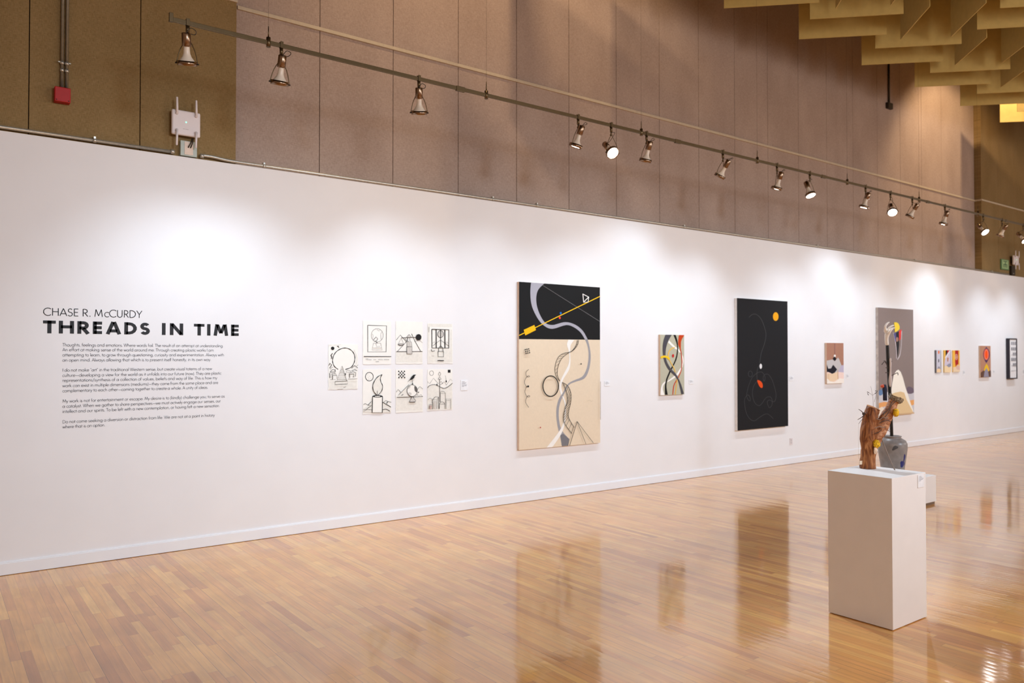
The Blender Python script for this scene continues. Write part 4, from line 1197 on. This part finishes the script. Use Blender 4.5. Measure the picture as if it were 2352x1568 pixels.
for s, a, c in (('THREADS', 168, 1197), ('IN', 1316, 1518), ('TIME', 1627, 2058)):
    b = MB()
    text_run(b, s, TW(a, 0)[0] + (.004 if s != 'THREADS' else .008), TW(c, 0)[0], zb, cap, .235, M_vinyl, glyphs=BG)
    b.build('word', t)
paras = [
 (['Thoughts, feelings and emotions. Where words fail. The result of an attempt at understanding.', 'An effort at making sense of the world around me. Through creating plastic works I am', 'attempting to learn, to grow through questioning, curiosity and experimentation. Always with', 'an open mind. Always allowing that which is to present itself honestly, in its own way.'], [483, 530, 580, 630], [1905, 1812, 1912, 1787]),
 (['I do not make \u201cart\u201d in the traditional Western sense, but create visual totems of a new', 'culture\u2014developing a view for the world as it unfolds into our future (now). They are plastic', 'representations/synthesis of a collection of values, beliefs and way of life. This is how my', 'work can exist in multiple dimensions (mediums)\u2014they come from the same place and are', 'complementary to each other\u2014coming together to create a whole. A unity of ideas.'], [727, 777, 826, 877, 926], [1797, 1887, 1848, 1858, 1760]),
 (['My work is not for entertainment or escape. My desire is to (kindly) challenge you; to serve as', 'a catalyst. When we gather to share perspectives\u2014we must actively engage our senses, our', 'intellect and our spirits. To be left with a new contemplation, or having felt a new sensation.'], [1026, 1076, 1126], [1922, 1883, 1874]),
 (['Do not come seeking a diversion or distraction from life. We are not at a point in history', 'where that is an option.'], [1226, 1274], [1826, 772]),
]
cap = TW(355, 453)[1] - TW(355, 483)[1]
for n_, (lines, zs, xs) in enumerate(paras):
    b = MB()
    for s, zz, xe in zip(lines, zs, xs):
        xl, zl = TW(353, zz)
        text_run(b, s, xl, TW(xe, 0)[0], zl, cap, .095, M_bodytext)
    tag(b.build('wall_lettering'), ['topmost four-line paragraph of small text under the bold title', 'five-line paragraph of small wall text, the longest one', 'three-line paragraph of small wall text, third from the top', 'last short paragraph of small wall text, two lines'][n_], 'wall lettering', 'paragraphs of the wall text')

# ------------------------------------------------------------------ small placards beside the works
def placard(pa, pb, label):
    xa, za = on_wall(*pa); xb, zb_ = on_wall(*pb)
    o = thing('wall_placard', ((xa + xb) / 2, 0, zb_), label, 'placard', 'placards beside the works')
    b = MB(); b.box((xa, -0.005, zb_), (xb, 0, za), mat('placard_card', (238, 238, 240), 0.5), 0.0008)
    b.build('card', o)
    b = MB(); h = za - zb_; wd = xb - xa; gm = mat('placard_print', (150, 150, 158), 0.7)
    for k, (fz, fl) in enumerate(((.84, .4), (.72, .62), (.64, .5), (.52, .7), (.44, .66), (.36, .3))):
        b.face([(xa + wd * .15, -0.0056, zb_ + h * fz), (xa + wd * (.15 + fl), -0.0056, zb_ + h * fz), (xa + wd * (.15 + fl), -0.0056, zb_ + h * (fz + .035)), (xa + wd * .15, -0.0056, zb_ + h * (fz + .035))], gm)
    b.build('print', o)
placard((1058, 873), (1074, 896), 'white placard right of the seven ink drawings')
placard((1388, 875), (1400.5, 886), 'white placard right of the tall black-and-cream painting')
placard((1582, 872), (1593, 881.5), 'white placard right of the swirling-ribbon painting')
placard((1812.5, 864), (1823, 874), 'white placard right of the black painting')
placard((1943, 859), (1950, 869.5), 'white placard right of the small mountain painting')
placard((2211, 851), (2216.5, 861), 'white placard right of the three small paintings')
placard((2280, 850), (2284.5, 858), 'white placard right of the orange oval painting')
placard((2348, 848), (2354, 862), 'white placard at the right edge of the picture')

# ------------------------------------------------------------------ near pedestal with the log sculpture
PZ = 0.909
px0, px1, py0, py1 = 4.642, 5.060, -4.588, -4.170
t = thing('pedestal', ((px0 + px1) / 2, (py0 + py1) / 2, 0), 'tall white pedestal in the foreground carrying the log sculpture', 'pedestal')
b = MB(); b.box((px0, py0, 0.004), (px1, py1, PZ), M_ply, 0.0025); b.build('plinth', t)
cl, cr_, ct, cb = on_level, None, None, None
def on_front(px, py, y):   # plane y = const of the pedestal face
    x, z = on_wall(px, py, y); return x, z
xa, za = on_front(2107, 1091, py0); xb, zb_ = on_front(2121, 1117.5, py0)
b = MB(); b.box((xa, py0 - 0.004, zb_), (xb, py0 - 0.0002, za), mat('placard_card', (238, 238, 240)), 0.0006)
gm = mat('placard_print', (150, 150, 158), 0.7)
for fz, fl in ((.86, .35), (.78, .5), (.68, .72), (.61, .6), (.52, .3)):
    b.face([(xa + (xb - xa) * .18, py0 - .0046, zb_ + (za - zb_) * fz), (xa + (xb - xa) * (.18 + fl), py0 - .0046, zb_ + (za - zb_) * fz), (xa + (xb - xa) * (.18 + fl), py0 - .0046, zb_ + (za - zb_) * (fz + .03)), (xa + (xb - xa) * .18, py0 - .0046, zb_ + (za - zb_) * (fz + .03))], gm)
b.build('placard', t)

cS = (1940, 690, 3.735)
base = on_level(cS[0] + 197 / cS[2], cS[1] + 1438 / cS[2], PZ)
DL = (base - CAM).dot(FWD)
def SP(p, off=0.0, c=cS):
    return at_depth(c[0] + p[0] / c[2], c[1] + p[1] / c[2], DL + off)
pm = DL / FPX / cS[2]      # metres per crop pixel at the log
bark = bark_material('brown_bark', ((92, 46, 18), (146, 84, 38), (206, 142, 86)))
bark2 = bark_material('stripped_bark', ((110, 62, 34), (172, 108, 66), (206, 158, 118)), (14, 14, 22))
greybark = bark_material('grey_bark', ((64, 54, 42), (140, 122, 98), (186, 170, 142)), (40, 40, 40))
t = thing('log_sculpture', tuple(base), 'forked brown log sculpture with yellow lumps and thin twigs on the tall pedestal', 'sculpture')
def wob(sd, amp):
    return lambda i, a: amp * noise.noise(Vector((math.cos(a) * 1.6 + sd, math.sin(a) * 1.6, i * 0.33)))
cut = mat('cut_wood', (206, 142, 92), 0.7, vary=0.15, scale=60)
b = MB()
tr = bez([Vector((SP((197, 1444)).x, SP((197, 1444)).y, PZ + 0.001))] + [SP(p) for p in ((199, 1350), (206, 1260), (202, 1170), (208, 1090), (222, 1000), (238, 945), (247, 918))], 5)
rr = []
rk = [66, 60, 62, 68, 64, 60, 57, 55]
for i in range(len(tr)):
    f = i / (len(tr) - 1) * (len(rk) - 1); k = min(int(f), len(rk) - 2); rr.append((rk[k] + (rk[k + 1] - rk[k]) * (f - k)) * pm)
rg = b.tube(tr, rr, bark, 36, True, wob(1.0, 0.11))
away = Vector((FWD.x, FWD.y, 0)).normalized()
for v_ in rg[-1]:
    v_.co.z += 0.26 * (v_.co - tr[-1]).dot(away)

for f in b.bm.faces:
    if len(f.verts) > 8 and f.calc_center_median().z > 1.2:
        f.material_index = b.mi(cut)
b.build('trunk', t)
b = MB()
br = bez([SP(p, -0.01) for p in ((225, 1290), (250, 1220), (285, 1140), (325, 1060), (362, 990), (395, 930), (415, 880), (430, 850))], 5)
rk = [30, 48, 54, 52, 46, 40, 38, 44]
rr = []
for i in range(len(br)):
    f = i / (len(br) - 1) * (len(rk) - 1); k = min(int(f), len(rk) - 2); rr.append((rk[k] + (rk[k + 1] - rk[k]) * (f - k)) * pm)
b.tube(br, rr, bark2, 32, True, wob(5.0, 0.22)); b.build('branch', t)
b = MB()
# ragged bark crown at the top of the branch
cc = SP((437, 842), -0.01); ax = (br[-1] - br[-4]).normalized()
u = ax.orthogonal().normalized(); v = ax.cross(u)
for k in range(26):
    a = 2 * math.pi * k / 26
    rad = u * math.cos(a) + v * math.sin(a)
    p0 = cc + rad * 50 * pm * random.uniform(.85, 1.0) - ax * 0.018; p1 = cc + rad * 60 * pm * random.uniform(.92, 1.05) + ax * random.uniform(.006, .018)
    tg = ax.cross(rad)
    b.obox((p0 + p1) / 2, (p1 - p0) / 2, tg * 0.0062, rad * 0.0028, greybark)
for k in range(3):
    pts = [cc + (u * math.cos(a / 3) + v * math.sin(a / 3)) * (55 + 3 * math.sin(a * 2 + k)) * pm + ax * (0.004 * k - .006) for a in range(0, 19)]
    b.tube(pts, 0.0035, greybark, 6)
b.lathe([(0, 0), (40 * pm, 0.0), (46 * pm, 0.003)], bark2, cc - ax * .006, ax, 20)
b.build('bark_crown', t)
ym = bark_material('yellow_lichen', ((96, 66, 6), (244, 186, 4), (252, 206, 20)), (70, 70, 70))
for p, rx, rz in (((441, 960), 27, 38), ((275, 1228), 33, 34)):
    b = MB()
    c0 = SP(p, -0.055 if p[0] < 300 else -0.05)
    M4 = Matrix.Translation(c0) @ Matrix.Diagonal((rx * pm, rx * pm * .8, rz * pm, 1))
    r_ = bmesh.ops.create_icosphere(b.bm, subdivisions=4, radius=1.0, matrix=M4)
    for v_ in r_['verts']:
        d = v_.co - c0
        n_ = noise.noise(v_.co * 90) * .22
        v_.co = c0 + d * (1 + n_)
        if v_.co.z > c0.z + rz * pm * .82 and p[0] > 300:
            v_.co.z = c0.z + rz * pm * .82
    b.mi(ym)
    for f in b.bm.faces:
        f.smooth = True
    b.build('yellow_lump', t)
tw = mat('dark_twig', (70, 54, 46), 0.7, vary=.2); tw2 = mat('grey_twig', (140, 124, 112), 0.7, vary=.1)
def twig(pts, r, m, off=0.0, name='twig', taper=True):
    b = MB(); P = bez([SP(p, off) for p in pts], 4)
    n = len(P); b.tube(P, [r * (1 - (0.5 * i / n if taper else 0)) for i in range(n)], m, 8); return b
twig([(160, 965), (140, 945), (120, 932)], 0.0028, tw).build('twig', t)
twig([(165, 985), (140, 1005), (112, 1021)], 0.0028, tw).build('twig', t)
twig([(172, 1010), (145, 1025), (120, 1058)], 0.0018, tw).build('twig', t)
b = MB(); c0 = SP((163, 972), -.01); bmesh.ops.create_icosphere(b.bm, subdivisions=2, radius=0.010, matrix=Matrix.Translation(c0)); b.mi(tw)
for v_ in b.bm.verts:
    v_.co = c0 + (v_.co - c0) * (1 + .5 * noise.noise(v_.co * 150))
b.build('bark_knot', t)
# leaning stick whose foot stands on the pedestal
b = MB(); foot = on_level(cS[0] + 430 / cS[2], cS[1] + 1456 / cS[2], PZ); foot.z += 0.003
b.tube(bez([SP((320, 1190), -.01), SP((372, 1325), -.012), foot], 6), [0.0036] * 13, tw2, 8); b.build('leaning_stick', t)
twig([(355, 1105), (375, 1115), (397, 1128)], 0.002, tw).build('twig', t)
twig([(375, 1120), (395, 1085), (405, 1060)], 0.0008, tw).build('twig', t)
# berry sprig behind the trunk
b = twig([(246, 912), (244, 860), (238, 810), (228, 750), (222, 735)], 0.0011, tw2, .03)
for pts in ([(240, 812), (222, 800), (205, 790)], [(240, 812), (256, 800), (270, 785)], [(255, 870), (268, 820), (282, 780)]):
    b.tube([SP(p, .03) for p in pts], 0.0008, tw2, 6)
for p in ((196, 785), (205, 788), (198, 800), (204, 808), (266, 775), (272, 790), (264, 797), (278, 778)):
    M4 = Matrix.Translation(SP(p, .03)); r_ = bmesh.ops.create_icosphere(b.bm, subdivisions=2, radius=0.0030, matrix=M4)
    for v_ in r_['verts']:
        for f in v_.link_faces:
            f.material_index = b.mi(tw)
b.build('berry_sprig', t)
# wrapped vines and loose bark over the branch
b = MB()
for pts in ([(270, 1010), (300, 1020), (330, 1000), (352, 1012), (372, 1000)], [(262, 1095), (300, 1080), (330, 1090), (350, 1080)], [(258, 1140), (290, 1130), (322, 1105)], [(330, 985), (345, 960), (372, 940), (400, 880), (425, 850)], [(345, 1000), (375, 960), (402, 900), (440, 865)], [(300, 1050), (340, 1030), (378, 1030), (392, 1040)]):
    P = bez([SP(p, -0.062) for p in pts], 5); b.tube(P, 0.0022, random.choice((tw, tw2, tw)), 6)
b.build('vine_wrapping', t)
b = MB(); c0 = SP((263, 1285), -.058); M4 = Matrix.Translation(c0) @ Matrix.Diagonal((.016, .009, .024, 1)); bmesh.ops.create_icosphere(b.bm, subdivisions=3, radius=1, matrix=M4); b.mi(mat('pale_exposed_wood', (222, 190, 160), 0.8, vary=.2, scale=80))
for v_ in b.bm.verts:
    v_.co += Vector((noise.noise(v_.co * 60), 0, noise.noise(v_.co * 70 + Vector((3, 1, 2))))) * .006
b.build('pale_scar', t)
# hanging thread with a small pale drawing tag at the left of the trunk
b = MB(); b.tube([SP((119, 1058)), SP((118, 1360))], 0.0004, tw2, 5); b.build('thread', t)
b = MB(); c0 = SP((140, 1390), -.02); b.obox(c0, Vector((.009, -.004, 0)), Vector((.0005, .001, 0)), Vector((.002, 0, .012)), mat('pale_tag', (236, 214, 186), 0.7)); b.build('paper_tag', t)

# ------------------------------------------------------------------ low pedestal with the urn and the white hand
qx1, qy0 = 8.985, -2.83
LX0, LY1, LZ = 8.30, -2.15, 0.316
t = thing('low_pedestal', ((LX0 + qx1) / 2, (qy0 + LY1) / 2, 0), 'low white pedestal behind the tall one, carrying the grey urn', 'pedestal')
b = MB(); b.box((LX0, qy0, 0.028), (qx1, LY1, LZ), M_ply, 0.003); b.build('plinth', t)
b = MB(); b.box((LX0 + .02, qy0 + .012, 0.0), (qx1 - .012, LY1 - .02, 0.028), mat('pedestal_base_shadow_strip', (120, 96, 76), 0.8)); b.build('shade_strip', t)  # recessed strip coloured dark to give the shade under the slab
uc = on_level(cS[0] + 412 / cS[2], 1083, LZ); uc = Vector((uc.x, uc.y, LZ))
DU = (uc - CAM).dot(FWD)
um = DU / FPX
def zat(py):
    return CAM_H + ray(2050, py).z * (DU / ray(2050, py).dot(FWD))
prof_px = [(0, 1085), (22, 1085), (24.5, 1078), (27, 1060), (30, 1040), (31.6, 1026), (31.2, 1018), (28, 1011), (21, 1006.5), (18.2, 1005), (18.0, 1003.5), (19.5, 1002), (19.5, 1000.5), (17.5, 1000), (15.5, 1001), (15, 1005), (20, 1012), (24, 1030), (20, 1075), (0, 1078)]
stone = mat('salt_glazed_stoneware', (142, 134, 130), 0.35, vary=0.16, scale=14, bump=.1)
cobalt = mat('cobalt_glaze', (26, 34, 104), 0.3, vary=.1); darkg = mat('dark_glaze_mark', (74, 72, 74), 0.4)
t = thing('stoneware_urn', tuple(uc), 'grey stoneware urn with a blue mark standing on the low pedestal', 'urn')
b = MB()
prof = [(r_ * um, zat(y_) - LZ) for r_, y_ in prof_px]
b.lathe([(r_, max(0.0, h_)) for r_, h_ in prof], stone, uc, (0, 0, 1), 48)
b.build('urn_body', t, True)
def urn_r(h):
    P = [(r_, h_) for r_, h_ in prof[:9]]
    for i in range(len(P) - 1):
        if P[i][1] <= h <= P[i + 1][1] and P[i + 1][1] > P[i][1]:
            f = (h - P[i][1]) / (P[i + 1][1] - P[i][1]); return P[i][0] + (P[i + 1][0] - P[i][0]) * f
    return P[-1][0]
camang = math.atan2(CAM.y - uc.y, CAM.x - uc.x)
def urn_patch(cx_px, cy_px, rx, rz, m, name, tilt=0):
    b = MB(); 
    da0 = math.asin(max(-.95, min(.95, (cx_px - 2050.3) * um / urn_r(zat(cy_px) - LZ))))
    h0 = zat(cy_px) - LZ
    pts = []
    for ring in range(0, 4):
        row = []
        for k in range(20):
            a = 2 * math.pi * k / 20; f = ring / 3
            wv = 1 + .18 * math.sin(3 * a + 1)
            da = rx * f * math.cos(a) * wv; dh = rz * f * math.sin(a) * wv
            da, dh = da + dh * tilt, dh
            h = h0 + dh; ang = camang + da0 + da / urn_r(h)
            R_ = urn_r(h) + 0.0012
            row.append((uc.x + R_ * math.cos(ang), uc.y + R_ * math.sin(ang), LZ + h))
        pts.append(row)
    for ring in range(3):
        for k in range(20):
            b.face([pts[ring][k], pts[ring][(k + 1) % 20], pts[ring + 1][(k + 1) % 20], pts[ring + 1][k]], m)
    b.build(name, t)
urn_patch(2070.5, 1062, .034, .036, cobalt, 'blue_mark'); urn_patch(2074.5, 1048, .016, .044, cobalt, 'blue_mark')
urn_patch(2055.5, 1025, .026, .026, darkg, 'dark_mark', .6)

def UP_(p, off=0.0, c=cS):
    return at_depth(c[0] + p[0] / c[2], c[1] + p[1] / c[2], DU + off)
t = thing('hand_sculpture', (uc.x, uc.y, LZ + 0.02), 'white sculpted hand on a black pole standing in the urn', 'sculpture')
b = MB(); foot = Vector((uc.x, uc.y, LZ + 0.045))
top = UP_((367, 385)); b.tube(bez([foot, UP_((404, 1165)), UP_((388, 800)), UP_((372, 520)), top], 6), 13.5 * DU / FPX / cS[2], mat('black_pole', (22, 20, 20), 0.35), 16); b.build('pole', t)
# hand: one skinned surface
cH = (2010, 720, 11.2)
def HP(x, y, o=0.0):
    return UP_((x, y), o, cH)
hm = DU / FPX / cH[2]
joints = [((310, 825), 0, 66, 40), ((300, 740), 0, 62, 42), ((290, 640), 0, 64, 40), ((285, 540), 0, 80, 42), ((290, 460), 0, 86, 40)]
me = bpy.data.meshes.new('hand'); vs = []; es = []; rad = []
for (x, y), o_, rx, ry in joints:
    vs.append(HP(x, y, o_)); rad.append((rx * hm, ry * hm))
es += [(0, 1), (1, 2), (2, 3), (3, 4)]
def chain(start, pts):
    prev = start
    for (x, y, o_, r_) in pts:
        vs.append(HP(x, y, o_)); rad.append((r_ * hm, r_ * hm)); es.append((prev, len(vs) - 1)); prev = len(vs) - 1
chain(4, [(262, 400, -.03, 34), (262, 330, -.045, 27), (290, 270, -.045, 24), (335, 235, -.04, 20), (368, 222, -.035, 15)])
chain(4, [(262, 410, .03, 32), (255, 350, .045, 26), (285, 290, .05, 23), (330, 250, .05, 18)])
chain(4, [(345, 400, -.02, 32), (375, 350, -.03, 26), (430, 315, -.03, 22), (492, 298, -.025, 16)])
chain(4, [(355, 430, .015, 30), (400, 400, .02, 24), (455, 375, .02, 20), (520, 362, .02, 14)])
chain(3, [(350, 520, -.04, 34), (385, 455, -.06, 28), (420, 415, -.065, 22), (455, 395, -.06, 16)])
off = world_loc(t)
me.from_pydata([v_ - off for v_ in vs], es, []); 
ho = bpy.data.objects.new('hand', me); C.objects.link(ho); ho.parent = t
sk = ho.modifiers.new('skin', 'SKIN'); sk.use_smooth_shade = True
for i_, r_ in enumerate(rad):
    me.skin_vertices[0].data[i_].radius = r_
me.skin_vertices[0].data[0].use_root = True
ss = ho.modifiers.new('sub', 'SUBSURF'); ss.levels = 2; ss.render_levels = 2
me.materials.append(mat('white_plaster', (244, 238, 230), 0.6, vary=.02))
b = MB(); b.tube(bez([UP_((392, 492), -.03), UP_((393, 560), -.03), UP_((392, 640), -.03), UP_((390, 740), -.03)], 5), [v_ * DU / FPX / cS[2] for v_ in [6, 8, 8, 8, 8, 8, 7, 7, 7, 8, 9, 11, 13, 12, 9, 5]], mat('pale_bleached_wood', (222, 208, 202), 0.6), 12); b.build('pale_stick', t)
b = MB()
for pts in ([(372, 575), (345, 525), (318, 550)], [(366, 560), (350, 520), (335, 518)], [(375, 620), (350, 618)], [(388, 650), (430, 630), (455, 620), (458, 640)], [(392, 505), (405, 525)], [(372, 580), (352, 575)]):
    b.tube(bez([UP_(p, -.03) for p in pts], 4), 0.004, tw, 6)
b.build('twig_cluster', t)
b = MB()
for x_, ya, yb in ((322, 550, 715), (338, 530, 760), (352, 620, 770)):
    b.tube([UP_((x_, ya), -.03), UP_((x_, yb), -.03)], 0.0008, tw2, 5)
b.build('hanging_thread', t)
b = MB(); c0 = UP_((324, 732), -.03); bmesh.ops.create_icosphere(b.bm, subdivisions=2, radius=.019, matrix=Matrix.Translation(c0)); b.mi(mat('orange_bob', (220, 96, 62), 0.6))
for v_ in b.bm.verts:
    v_.co = c0 + (v_.co - c0) * (1 + .4 * noise.noise(v_.co * 40))
b.build('orange_pendant', t)
b = MB(); b.tube([UP_((345, 720), -.03), UP_((344, 760), -.03), UP_((346, 800), -.03), UP_((347, 857), -.03)], [.012, .026, .022, .022], mat('navy_tassel', (36, 38, 62), 0.8), 10); b.build('navy_pendant', t)
